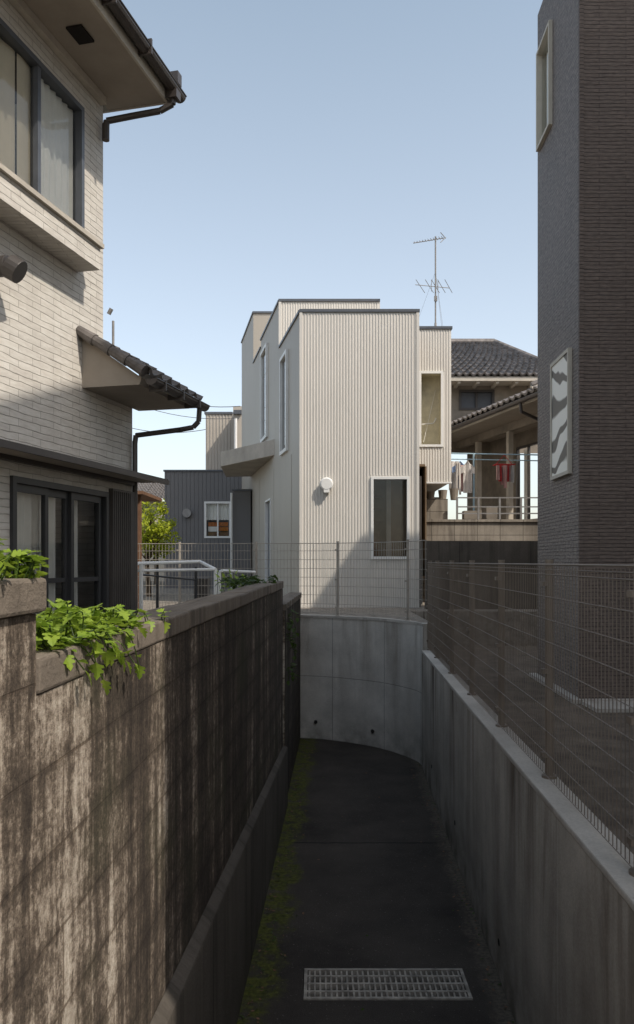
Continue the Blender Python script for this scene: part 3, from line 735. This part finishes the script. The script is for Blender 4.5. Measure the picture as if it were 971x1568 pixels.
def gutter(mb,w,a,b,z,o,r=0.05,m=0):
    n_=8
    for i in range(n_):
        t0=math.pi+math.pi*i/n_; t1=math.pi+math.pi*(i+1)/n_
        mb.face([w.P(a,z+r*math.sin(t0),o+r*math.cos(t0)),w.P(b,z+r*math.sin(t0),o+r*math.cos(t0)),w.P(b,z+r*math.sin(t1),o+r*math.cos(t1)),w.P(a,z+r*math.sin(t1),o+r*math.cos(t1))],m)
        mb.face([w.P(b,z,o),w.P(b,z+r*math.sin(t0),o+r*math.cos(t0)),w.P(b,z+r*math.sin(t1),o+r*math.cos(t1))],m)
        mb.face([w.P(a,z,o),w.P(a,z+r*math.sin(t0),o+r*math.cos(t0)),w.P(a,z+r*math.sin(t1),o+r*math.cos(t1))],m)
    mb.cyl(w.P(a,z,o+r),w.P(b,z,o+r),0.008,6,m)
gutter(gt,wH,a-0.02,b2+0.12,4.2,0.68,0.055)
for k in range(3): wH.box(gt,a+.15+k*.4,a+.17+k*.4,4.13,4.22,0.58,0.745)
e0=b2-0.02
gt.tube([wH.P(e0,4.15,0.68),wH.P(e0,4.02,0.67),wH.P(e0-.02,3.96,0.62),wH.P(e0-0.08,3.93,0.5),wH.P(s(7.96),3.88,0.05),wH.P(s(7.96),3.80,0.04)],0.026,10)
gt.cyl(wH.P(s(7.96),1.8,0.04),wH.P(s(7.96),3.82,0.04),0.026,10)
EO=0.58; de=s(7.55)
ef=MB()
ef.face([wH.P(s(2.3),ZS,-0.02),wH.P(de,ZS,-0.02),wH.P(de,ZS+0.0,EO),wH.P(s(2.3),ZS+0.0,EO)],0)
wH.box(ef,s(2.3),de-0.2,ZS-0.07,ZS-0.002,0.002,0.06,1)
wH.box(ef,s(2.3),de-.004,ZS-0.03,ZS+0.15,EO+.002,EO+0.025,1)
wH.box(ef,s(2.3),de,ZS+0.15,ZS+0.24,EO-0.02,EO+0.05,2)
wH.box(ef,de,de+.02,ZS-0.01,ZS+0.2,-3.0,EO+0.02,1)
ef.face([wH.P(s(2.3),ZS+0.24,EO+.05),wH.P(de+.02,ZS+0.24,EO+.05),wH.P(de+.02,ZS+1.6,-3),wH.P(s(2.3),ZS+1.6,-3)],2)
ef.face([wH.P(s(2.3),ZS+0.1,-6.5),wH.P(de+.02,ZS+0.1,-6.5),wH.P(de+.02,ZS+1.6,-3),wH.P(s(2.3),ZS+1.6,-3)],2)
ef.face([wH.P(de+.02,ZS+0.24,EO+.05),wH.P(de+.02,ZS+0.0,EO),wH.P(de+.02,ZS+.0,-6.5),wH.P(de+.02,ZS+1.6,-3)],2)
wH.box(ef,s(6.42),s(6.62),ZS-0.02,ZS-0.003,0.22,0.36,3)
ef.make('eaves',[M['soffit'],M['offwhite'],M['tile2'],M['dark']],lh)
gutter(gt,wH,s(2.3),de+0.12,ZS+0.1,EO+0.085,0.06)
g1=wH.P(de-0.05,ZS+0.04,EO+0.085)
gt.tube([g1,wH.P(de-0.05,ZS-0.06,EO+0.08),wH.P(de-0.07,ZS-0.12,EO-.04),wH.P(de-0.12,ZS-0.16,0.3),wH.P(s(7.36),ZS-0.22,0.06),wH.P(s(7.36),ZS-0.32,0.05)],0.03,10)
gt.cyl(wH.P(s(7.36),ZS-0.4,0.05),wH.P(s(7.36),ZS-0.25,0.05),0.035,10)
wH.box(gt,de-0.1,de+0.0,ZS-0.02,ZS+0.06,EO+0.03,EO+0.14)
for k in range(7): 
    ss=s(3.2+k*0.62); wH.box(gt,ss,ss+0.02,ZS+0.03,ZS+0.16,EO+0.026,EO+0.15)
wH.box(gt,de-0.02,de+0.07,ZS+0.16,ZS+0.27,EO-0.05,EO+0.12)
gt.make('gutters',[M['brown']],lh)
v=MB(); D=5.6; z=2.6+463/1200*D; sv_=s(5.76); v.cyl(wH.P(sv_,z,0.0),wH.P(sv_,z,0.17),0.075,18); v.cyl(wH.P(sv_,z,0.17),wH.P(sv_+.02,z-0.05,0.25),0.088,18); v.make('duct_hood',[M['bronze']],lh,bevel=0.004)
v=MB(); v.cyl(pt(7.45,0.03,4.95),pt(7.45,0.06,5.0),0.02,8); v.cyl(pt(7.5,0.05,4.9),pt(7.5,0.05,4.62),0.012,8); v.make('conduit',[M['steel']],lh)

# ------------------------------------------------------------ grey house (left rear)
gh=empty('grey_sided_house'); Dg=23.5
wG=Wall((px(252,Dg),Dg),(px(392,Dg),Dg)); zg=pz(722,Dg)
def sg(x): return px(x,Dg)-px(252,Dg)
og=[(sg(313),sg(354),pz(824,Dg),pz(768,Dg))]
b=MB(); wG.surf(b,1.7,zg,og,0,0.1); wG.ribs(b,1.8,zg-.02,og,0.12,0.02,0.012)
x0,x1=px(252,Dg),px(392,Dg)
b.face([(x0,Dg,1.7),(x0,29,1.7),(x0,29,zg),(x0,Dg,zg)]); b.face([(x0,Dg,zg-.1),(x1,Dg,zg-.1),(x1,29,zg-.1),(x0,29,zg-.1)])
x2,x3=px(357,20.6),px(384,20.6); b.box(x2,x3,20.6,23.4,1.7,pz(752,20.6))
b.make('walls',[M['grey_sheet']],gh)
fr=MB(); o=og[0]; wG.frame(fr,*o,w=0.06,o0=-0.06,o1=0.03); wG.box(fr,(o[0]+o[1])/2-.02,(o[0]+o[1])/2+.02,o[2]+.06,o[3]-.06,-0.05,0.0)
wG.box(fr,-0.03,wG.L,zg,zg+.05,-.1,.04,1)
fr.box(x2-.03,x3+.03,20.57,23.4,pz(752,20.6)+.001,pz(752,20.6)+.05,1)
fr.cyl((px(354,20.4),20.5,1.8),(px(354,20.4),20.5,4.4),0.03,8)
vx,vz=px(287,Dg),pz(786,Dg); fr.cyl((vx,Dg-.01,vz),(vx,Dg-.14,vz),0.13,20,2)
fr.make('window_frame',[M['white'],M['blueframe'],M['steel']],gh)
it=MB(); wG.pane(it,o[0]+.06,o[1]-.06,o[2]+.06,o[3]-.06,-0.03,0); wG.box(it,o[0],o[1],o[2],o[3],-0.5,-0.45,1)
wG.curtain(it,o[0]+.05,o[1]-.05,o[2]+.55,o[3],-0.12,2,0.1,0.015)
wG.box(it,o[0]+.1,o[1]-.1,o[2]+.36,o[2]+.48,-0.12,-0.1,4); wG.box(it,o[0]+.1,o[0]+.4,o[2]+.2,o[2]+.35,-0.13,-0.1,2); wG.box(it,o[0]+.42,o[1]-.1,o[2]+.22,o[2]+.34,-0.13,-0.1,4); wG.box(it,o[0]+.1,o[1]-.1,o[2]+.07,o[2]+.19,-0.13,-0.1,3)
it.make('window_interior',[M['glass'],M['blueframe'],M['curtain'],M['wood'],M['orange']],gh)
bh=empty('beige_block_house'); Db_=27.0
w=Wall((px(315,Db_),Db_),(px(372,Db_),Db_)); zt_=pz(634,Db_)
b=MB(); w.surf(b,1.7,zt_); w.ribs(b,4.5,zt_-.02,(),0.11,0.055,0.02)
b.face([w.P(0,1.7),(w.P(0,1.7)[0],33,1.7),(w.P(0,1.7)[0],33,zt_),w.P(0,zt_)])
b.box(px(357,26),px(378,26),26,29,1.7,pz(622,26))
w.box(b,-.04,w.L-.35,zt_,zt_+.07,-.3,.05,1)
b.cyl((px(361,25.9),25.9,3),(px(361,25.9),25.9,pz(640,25.9)),0.05,10,2); b.box(px(358,25.9),px(370,25.9),25.85,25.99,pz(634,25.9),pz(628,25.9),1)
b.make('walls',[M['beige_sheet'],M['blueframe'],M['white']],bh)

# ------------------------------------------------------------ tiled house (right rear)
th=empty('tiled_roof_house')
def EX(D): return 4.19-0.25*(D-16)
kE=math.sqrt(1+0.0625)
wE=Wall((EX(22),22),(EX(14.6),14.6))
def se(D): return (22-D)*kE
inb=-0.75
zE=6.02
b=MB(); 
zf=3.5
rb=inb-0.9
wV=Wall(wE.P(0,0,rb)[:2],wE.P(wE.L,0,rb)[:2])
ops=[(se(19.2),se(18.1),zf,5.45),(se(17.8),se(16.3),zf,5.45)]
wV.surf(b,2.0,6.6,ops,3,0.1)
for D in (19.6,18.0,16.3):
    wE.box(b,se(D)-.06,se(D)+.06,zf,5.62,inb-.12,inb,1)
wE.box(b,0,wE.L,5.62,5.80,inb-.12,inb+.001,3)
wE.box(b,0,wE.L,5.80,5.86,rb,0.0,2)
wE.box(b,0,wE.L,zf-.1,zf,rb,inb+.3,1)
wE.box(b,se(14.8),wE.L,2,5.8,rb,inb,0)
b.face([wE.P(wE.L,2,inb),wE.P(wE.L,2,-6),wE.P(wE.L,6,-6),wE.P(wE.L,6,inb)])
ux0,ux1=px(690,21.0)-0.3,10.0; zu=pz(577,20.4)
wU=Wall((ux0,21.0),(ux1,21.0)); ou=[(px(703,21)-ux0,px(757,21)-ux0,pz(628,21),pz(597,21))]
wU.surf(b,5.5,zu+.3,ou,3,0.12); b.face([(ux0,21,5.5),(ux0,26,5.5),(ux0,26,zu),(ux0,21,zu)])
b.make('walls',[M['offwhite'],M['offwhite'],M['soffit'],M['plaster']],th)
d=MB()
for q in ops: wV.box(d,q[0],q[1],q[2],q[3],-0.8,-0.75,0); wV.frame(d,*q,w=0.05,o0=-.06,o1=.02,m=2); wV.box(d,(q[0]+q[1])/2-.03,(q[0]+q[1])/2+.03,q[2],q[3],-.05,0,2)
q=ou[0]; wU.frame(d,*q,w=.06,o0=-.06,o1=.03,m=2); wU.box(d,q[0]+.06,q[1]-.06,q[2]+.06,q[3]-.06,-.1,-.05,3); wU.box(d,(q[0]+q[1])/2-.03,(q[0]+q[1])/2+.03,q[2]+.06,q[3]-.06,-.049,0,2)
for i in range(3): wV.curtain(d,ops[i%2][0]+0.02,ops[i%2][0]+0.3,zf,5.4,-.2,1,.1,.02)
wV.box(d,se(17.9),se(17.7),zf,4.9,0.02,0.1,4)
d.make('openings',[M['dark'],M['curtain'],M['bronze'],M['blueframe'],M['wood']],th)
t=MB()
A=wE.P(0,zE-.08,0.1);B=wE.P(wE.L,zE-.08,0.1);C=wE.P(wE.L,zE+0.62,-1.7);D_=wE.P(0,zE+0.62,-1.7)
tile_roof(t,A,B,C,D_,30,8,0.06,0.03)
wE.box(t,0,wE.L,zE-.24,zE-.09,0.0,0.04,1)
gutter(t,wE,0,wE.L,zE-.16,0.11,0.06,2)
for i in range(8):
    p0=Vector(wE.P(se(15.55),zE+0.02,0.05)).lerp(Vector(wE.P(se(15.1),zE+.72,-1.7)),i/8); p1=Vector(wE.P(se(15.55),zE+0.02,0.05)).lerp(Vector(wE.P(se(15.1),zE+.72,-1.7)),(i+0.92)/8)
    t.cyl(p0+Vector((0,0,.05)),p1+Vector((0,0,.05)),0.07,10,0); t.cyl(p0-Vector((0,0,.02)),p1-Vector((0,0,.02)),0.075,8,3)
zr=pz(527,23.0)
ex0,ex1=px(690,20.3)-.6,px(870,20.3); ey=20.3
rx0,rx1=px(700,23)-.0,px(757,23); 
tile_roof(t,(ex0,ey,zu),(ex1,ey,zu),(rx1,23,zr),(rx0-1.3,23,zr),20,12,0.08,0.04)
tile_roof(t,(ex1,ey,zu),(ex1,27,zu),(rx1+.01,23.2,zr),(rx1,23,zr),14,10,0.07,0.03)
t.face([(ex0,ey,zu),(rx0-1.3,23,zr),(rx1,23,zr),(ex1,27,zu),(ex0,27,zu)],0)
t.cyl((rx0-1.3,23,zr+.06),(rx1,23,zr+.06),0.1,10,0)
t.cyl((rx1,23,zr+.06),(ex1,ey,zu+.08),0.09,10,0)
t.box(ex0+.1,ex1,ey+.1,21.0,zu-.1,zu-.04,3); t.box(ex0+.05,ex1,ey+.03,ey+.08,zu-.12,zu-.01,1)
for i in range(8): t.box(ex0+.3+i*.5,ex0+.38+i*.5,ey+.09,21,zu-.17,zu-.1,1)
t.make('tiled_roofs',[M['tile'],M['offwhite'],M['brown'],M['offwhite']],th)
g_=MB(); g_.tube([wE.P(se(15.9),zE-.2,.1),wE.P(se(15.9),zE-.38,.08),wE.P(se(15.95),zE-.5,-.3),wE.P(se(16.0),zE-.55,inb+.03),wE.P(se(16.0),3.5,inb+.03)],0.035,8); g_.make('downpipe',[M['brown']],th)
tw=empty('terrace_wall'); b=MB()
b.box(px(652,15.4),6.5,15.4,15.6,1.7,3.38); b.box(px(652,15.4)-.02,6.5,15.36,15.62,3.381,3.43)
b.box(px(651,13.3),6.5,13.2,13.35,1.25,2.95,1)
b.box(px(655,15.3),px(690,15.3),15.62,17.5,1.7,3.85)
b.face([(2.6,15.62,3.38),(6.5,15.62,3.38),(6.5,22,3.38),(2.6,22,3.38)])
b.make('walls',[M['conc_t'],M['conc_foot']],tw)
rl=empty('terrace_railing'); b=MB(); y=15.45
xa,xb=px(700,y),6.0
for z in (3.55,3.68,3.86): b.box(xa,xb,y-.012,y+.012,z-.012,z+.012)
x=xa
while x<xb: b.box(x-.018,x+.018,y-.018,y+.018,3.43,3.87); x+=0.42
b.make('rails',[M['steel']],rl)
random.seed(31)
pot=MB()
for i,x in enumerate((2.3,2.55,2.78)):
    pot.cyl((x,15.9,3.851),(x,15.9,4.02+.03*i),0.07,12,0,r2=0.095)
pot.box(2.95,3.3,15.7,15.95,3.44,3.62); pot.box(3.4,3.62,15.72,15.9,3.44,3.7)
pot.make('flower_pots',[M['plaster']])
lr=empty('laundry_line'); b=MB()
yl=16.2; zl=pz(697,yl)
b.cyl((px(688,yl),yl+.3,zl+.08),(5.2,yl-.1,zl-.02),0.014,8,0)
b.cyl((px(690,yl),yl+.6,zl+.0),(5.2,yl+.2,zl-.1),0.012,8,0)
for x in (px(727,yl),): b.cyl((x,yl+.1,3.4),(x,yl+.1,zl+.05),0.02,8,0)
def garment(mb,x,y,z,w,h,m,kind='shirt'):
    nr,nc=10,10; rows_=[]
    for i in range(nr+1):
        t=i/nr
        if kind=='shirt': hw=(0.28 if t<0.05 else (0.98 if t<0.32 else 0.58+0.05*t))
        elif kind=='towel': hw=0.9
        else: hw=0.5+0.12*t
        row=[]
        for j in range(nc+1):
            u=-1+2*j/nc
            zz=z-h*t-(0.12*h*abs(u) if (kind=='shirt' and t<0.35) else 0)
            row.append((x+u*hw*w/2,y+0.02*math.sin(u*7+t*2+x*9)+0.012*math.sin(u*15),zz))
        rows_.append(row)
    for i in range(nr):
        for j in range(nc):
            if kind=='trousers' and i>3 and j==nc//2: continue
            mb.face([rows_[i][j],rows_[i][j+1],rows_[i+1][j+1],rows_[i+1][j]],m)
garment(b,px(698,yl),yl+.2,zl-.1,.24,.6,1,'towel'); garment(b,px(706,yl),yl+.1,zl-.1,.34,.6,2,'shirt'); garment(b,px(716,yl),yl+.0,zl-.1,.30,.68,3,'shirt'); garment(b,px(701,yl),yl-.05,zl-.16,.2,.66,3,'trousers'); garment(b,px(710,yl),yl+.05,zl-.2,.16,.55,5,'towel')
xr=px(772,yl)
for k in range(5):
    b.cyl((xr-.2,yl-.12+.06*k,zl-.2),(xr+.2,yl-.12+.06*k,zl-.2),0.008,6,4)
b.cyl((xr-.2,yl-.12,zl-.2),(xr-.2,yl+.12,zl-.2),0.01,6,4); b.cyl((xr+.2,yl-.12,zl-.2),(xr+.2,yl+.12,zl-.2),0.01,6,4)
for sx_ in (-1,1): b.cyl((xr+.18*sx_,yl,zl-.2),(xr,yl,zl),0.006,6,4)
for k in range(7): garment(b,xr-.15+.05*k,yl-.1+.04*(k%3),zl-.22,.08,.3+.25*R(),(5,4,5,5,4,5,3)[k],'towel')
b.make('laundry',[M['polelb'],M['cl_white'],M['cl_blue'],M['cl_white'],M['cl_red'],M['cl_pink']],lr)

# ------------------------------------------------------------ left yard
pr=empty('pipe_guardrail'); b=MB()
def rail(pts,r): b.tube(pts,r,10)
P=lambda x,y_,D: (px(x,D),D,pz(y_,D))
rail([P(206,863,9.4),P(306,860,10.4)],0.022); rail([P(212,874,9.4),P(328,872,10.0)],0.018); rail([P(306,860,10.4),P(330,872,10.0),P(330,930,10.0)],0.022)
rail([P(336,930,10.2),P(336,876,10.2),P(340,874,10.2),P(390,876,11.2)],0.02)
for x,D in ((208,9.4),(216,9.4)): b.cyl((px(x,D),D,1.8),(px(x,D),D,pz(863,D)),0.024,10)
b.make('rails',[M['white']],pr)
b=MB()
for x,D in ((241,9.8),(300,10.6)): b.cyl((px(x,D),D,1.8),(px(x,D),D,pz(868,D)),0.018,8)
b.cyl(P(218,880,9.5),P(300,888,10.6),0.012,8)
b.make('dark_posts',[M['black']],pr)
cpn=empty('carport_frame'); b=MB()
for x,D in ((206,12.5),(213,12.6)): b.box(px(x,D)-.03,px(x,D)+.03,D,D+.06,1.8,pz(757,D))
b.box(px(203,12.5)-1.5,px(220,12.5),12.45,14,pz(757,12.5),pz(752,12.5))
b.make('posts_and_beam',[M['wood']],cpn)
rh=empty('rear_house'); b=MB(); Dr=32
b.box(px(150,Dr),px(258,Dr),Dr,Dr+6,1.7,pz(768,Dr))
b.box(px(215,Dr),px(235,Dr),Dr-.03,Dr-.005,pz(790,Dr),pz(775,Dr),1)
b.make('walls',[M['offwhite'],M['blueframe']],rh)
t=MB(); tile_roof(t,(px(145,Dr),Dr-.6,pz(766,Dr)),(px(263,Dr),Dr-.6,pz(766,Dr)),(px(245,Dr),Dr+3,pz(738,Dr+3)),(px(150,Dr),Dr+3,pz(738,Dr+3)),22,8,0.07,0.03); t.make('roof',[M['tile2']],rh)
lw2=empty('garden_wall'); b=MB(); b.box(-9,-3.6,15.5,15.65,1.7,2.85); b.box(-9,-3.58,15.47,15.68,2.851,2.9); b.make('wall',[M['conc_t']],lw2)
ut=empty('storage_crate'); b=MB(); b.box(px(297,12.3),px(318,12.3),12.3,12.6,1.8,2.3); b.box(px(296,12.3),px(319,12.3),12.28,12.62,2.301,2.34); 
for k in range(4): b.box(px(297,12.3),px(318,12.3),12.285,12.299,1.86+k*.11,1.89+k*.11)
b.make('crate',[M['bronze']],ut)
cb=MB()
def cable(a,q,sag,r=0.006,n=16):
    a=Vector(a);q=Vector(q); pts=[]
    for i in range(n+1):
        t=i/n; pt_=a.lerp(q,t); pt_.z-=sag*4*t*(1-t); pts.append(pt_)
    cb.tube(pts,r,5)
cable((px(160,30),30,pz(560,30)),(px(368,25),25,pz(622,25)),0.5,0.012)
cable((px(200,28),28,pz(655,28)),(px(318,27),27,pz(657,27)),0.15,0.012)
cable((px(100,28),28,pz(560,28)),(px(366,25.5),25.5,pz(640,25.5)),0.6,0.010)
cb.make('overhead_cables',[M['cable']])

# ------------------------------------------------------------ vegetation
def leaf_shape(mb,c,size,dirv,nrm,m=0,lobed=True):
    d=dirv.normalized(); sd=d.cross(nrm).normalized(); up=sd.cross(d).normalized()
    if lobed:
        prof=[(0,0.03),(0.12,0.16),(0.2,0.42),(0.34,0.46),(0.38,0.24),(0.5,0.40),(0.62,0.40),(0.64,0.18),(0.78,0.22),(1.0,0.0)]
    else: prof=[(0,0.02),(0.25,0.24),(0.55,0.28),(0.8,0.15),(1.0,0.0)]
    fold=0.18
    for i in range(len(prof)-1):
        t0,w0=prof[i];t1,w1=prof[i+1]
        a=c+d*size*t0-up*size*0.25*t0*t0; b_=c+d*size*t1-up*size*0.25*t1*t1
        for sg_ in (-1,1):
            al=a+sd*sg_*w0*size+up*fold*w0*size; bl=b_+sd*sg_*w1*size+up*fold*w1*size
            mb.face([a,al,bl,b_] if sg_>0 else [a,b_,bl,al],m)
def plant(name,stems,size,mat,seed=1,leaves=7,lobed=True):
    random.seed(seed); mb=MB()
    for (base,tip) in stems:
        base=Vector(base);tip=Vector(tip); 
        pts=[]; side=Vector((U(-1,1),U(-1,1),0))*0.02
        for i in range(6):
            t=i/5; q=base.lerp(tip,t); q.z+=0.04*math.sin(math.pi*t); q+=side*math.sin(math.pi*t); pts.append(q)
        mb.tube(pts,0.0018,5,1)
        for k in range(leaves):
            t=(k+0.6)/leaves*0.95; i=min(4,int(t*5)); q=pts[i].lerp(pts[i+1],t*5-i)
            ang=U(0,2*math.pi); d=Vector((math.cos(ang),math.sin(ang),U(-0.15,0.5))); nn=Vector((U(-.5,.5),U(-.5,.5),1)).normalized()
            leaf_shape(mb,q,size*U(0.6,1.15),d,nn,0,lobed)
        leaf_shape(mb,pts[-1],size,(pts[-1]-pts[-2]),Vector((0,0,1)),0,lobed)
    return mb.make(name,[mat,M['leafd']])
st=[]
random.seed(3)
for i in range(95):
    D=U(1.45,1.70); x=XL(D)-U(-0.012,0.2); hh_=0.085*max(0.2,1-(D-1.45)/0.30); st.append(((x,D,2.56),(x+U(-.05,.025),D+U(-.05,.02),2.565+U(0.0,hh_))))
plant('weed_plant',st,0.030,M['leaf'],5,7)
st=[]
for i in range(105):
    D=1.74+abs(random.gauss(0,0.45)); D=min(D,2.8); x=XL(D)-U(0.0,0.2); hh_=0.125*(1-abs(D-1.9)/0.95); st.append(((x,D,2.38),(x+U(-.06,.06),D+U(-.06,.06),2.385+U(0.0,max(0.014,hh_)))))
for i in range(12):
    D=2.05+U(-.2,.25); st.append(((XL(D)-.03,D,2.40),(XL(D)+U(.02,.05),D+U(0,.12),2.385-U(0.0,.09))))
plant('weed_plant',st,0.044,M['leaf'],8,5)
st=[]
for i in range(26):
    D=U(6.6,7.9); x=XL(D)-U(0.02,0.4); st.append(((x,D,2.38),(x+U(-.1,.1),D+U(-.1,.1),2.39+U(0.0,.07))))
plant('weed_plant',st,0.06,M['leafd'],9,6)
st=[]
for i in range(16):
    D=U(8.35,9.6); x=XL(D); z=U(1.35,2.1); st.append(((x+.02,D,z),(x+U(.04,.1),D+U(-.1,.1),z-U(.0,.15))))
plant('weed_plant',st,0.06,M['leafd'],10,6)
st=[]
for i in range(14):
    D=U(9.3,10.5); x=px(370,D)+U(-.25,.15); st.append(((x,D,2.0),(x+U(-.12,.12),D,2.3+U(0,.15))))
plant('shrub',st,0.07,M['leaf'],11,8)
def tree(name,base,h,cr,mat,seed,n=2200,ls=0.11):
    random.seed(seed); e=empty(name); base=Vector(base); tb=MB(); lf=MB()
    top=base+Vector((U(-.1,.1),U(-.1,.1),h*0.62)); tb.cyl(base,top,h*0.028,10,r2=h*0.014)
    cl=[]
    for i in range(13):
        a=2*math.pi*i/13+U(-.3,.3); st_=base.lerp(top,U(.45,1)); en=st_+Vector((math.cos(a)*cr*U(.4,.95),math.sin(a)*cr*U(.4,.95),U(0.1,.75)*h*0.42))
        tb.cyl(st_,en,h*0.011,7,r2=h*0.004); cl.append((en,cr*U(.28,.5)))
        for k in range(2):
            e2=en+Vector((U(-1,1),U(-1,1),U(-.2,.8)))*cr*0.4; tb.cyl(st_.lerp(en,.6),e2,h*0.006,6,r2=h*0.002); cl.append((e2,cr*U(.2,.36)))
    for i in range(n):
        c_,r_=random.choice(cl); v_=Vector((random.gauss(0,1),random.gauss(0,1),random.gauss(0,1))).normalized()*r_*R()**0.45
        leaf_shape(lf,c_+v_,ls*U(.7,1.3),Vector((U(-1,1),U(-1,1),U(-.8,.4))),Vector((U(-.6,.6),U(-.6,.6),1)).normalized(),0,False)
    tb.make('trunk',[M['bark']],e); lf.make('foliage',[mat],e)
tree('garden_tree',(px(228,18),18,1.8),2.3,0.60,M['leaf2'],4,2200,0.085)
tree('garden_tree',(px(205,26),26,1.8),2.9,1.1,M['leaf2'],6,1700,0.12)
tree('garden_tree',(px(240,28),28,1.8),3.2,1.0,M['leaf2'],9,1600,0.12)

# ------------------------------------------------------------ light, sky, camera
dv=Vector((-1,0.8,-1.4))
sun=bpy.data.lights.new('sun','SUN'); sun.energy=3.7; sun.angle=math.radians(0.5); sun.color=(1.0,0.92,0.81)
so=bpy.data.objects.new('sun',sun); COL.objects.link(so); so.rotation_euler=dv.to_track_quat('-Z','Y').to_euler(); so.location=(10,-10,20)
wd=bpy.data.worlds.new('World'); scene.world=wd; wd.use_nodes=True; nt=wd.node_tree
bg=nt.nodes['Background']; sk=nt.nodes.new('ShaderNodeTexSky'); sk.sky_type='NISHITA'; sk.sun_disc=False
sk.sun_elevation=math.asin(1.4/dv.length); sk.sun_rotation=math.atan2(1,-0.8)
sk.air_density=1.0; sk.dust_density=2.5; sk.ozone_density=1.0; sk.altitude=0
hs_=nt.nodes.new('ShaderNodeHueSaturation'); hs_.inputs['Saturation'].default_value=0.92; hs_.inputs['Value'].default_value=1.08
nt.links.new(sk.outputs[0],hs_.inputs['Color'])
# thin spring haze: adds a pale veil, denser toward the horizon
tc=nt.nodes.new('ShaderNodeTexCoord'); sp_=nt.nodes.new('ShaderNodeSeparateXYZ'); nt.links.new(tc.outputs['Generated'],sp_.inputs[0])
rp=nt.nodes.new('ShaderNodeValToRGB'); nt.links.new(sp_.outputs[2],rp.inputs[0])
e=rp.color_ramp.elements; e[0].position=0.0; e[0].color=(1,0.97,0.90,1); e[1].position=0.65; e[1].color=(0.31,0.38,0.37,1)
ad=nt.nodes.new('ShaderNodeMix'); ad.data_type='RGBA'; ad.blend_type='ADD'; ad.inputs[0].default_value=1.0
ml=nt.nodes.new('ShaderNodeMix'); ml.data_type='RGBA'; ml.blend_type='MULTIPLY'; ml.inputs[0].default_value=1.0; ml.inputs[7].default_value=(3.2,3.2,3.05,1)
nt.links.new(rp.outputs[0],ml.inputs[6]); nt.links.new(hs_.outputs[0],ad.inputs[6]); nt.links.new(ml.outputs[2],ad.inputs[7])
nt.links.new(ad.outputs[2],bg.inputs[0]); bg.inputs[1].default_value=0.15
cam=bpy.data.cameras.new('camera'); co=bpy.data.objects.new('camera',cam); COL.objects.link(co)
co.location=(0,0,EH); co.rotation_euler=(math.radians(90),0,0)
cam.sensor_fit='VERTICAL'; cam.sensor_height=36; cam.lens=36*F/1568; cam.shift_y=76/1568; cam.clip_start=0.05; cam.clip_end=2000
scene.camera=co
scene.view_settings.view_transform='Standard'; scene.view_settings.look='None'; scene.view_settings.exposure=0; scene.view_settings.gamma=1
print('objects',len(bpy.data.objects))
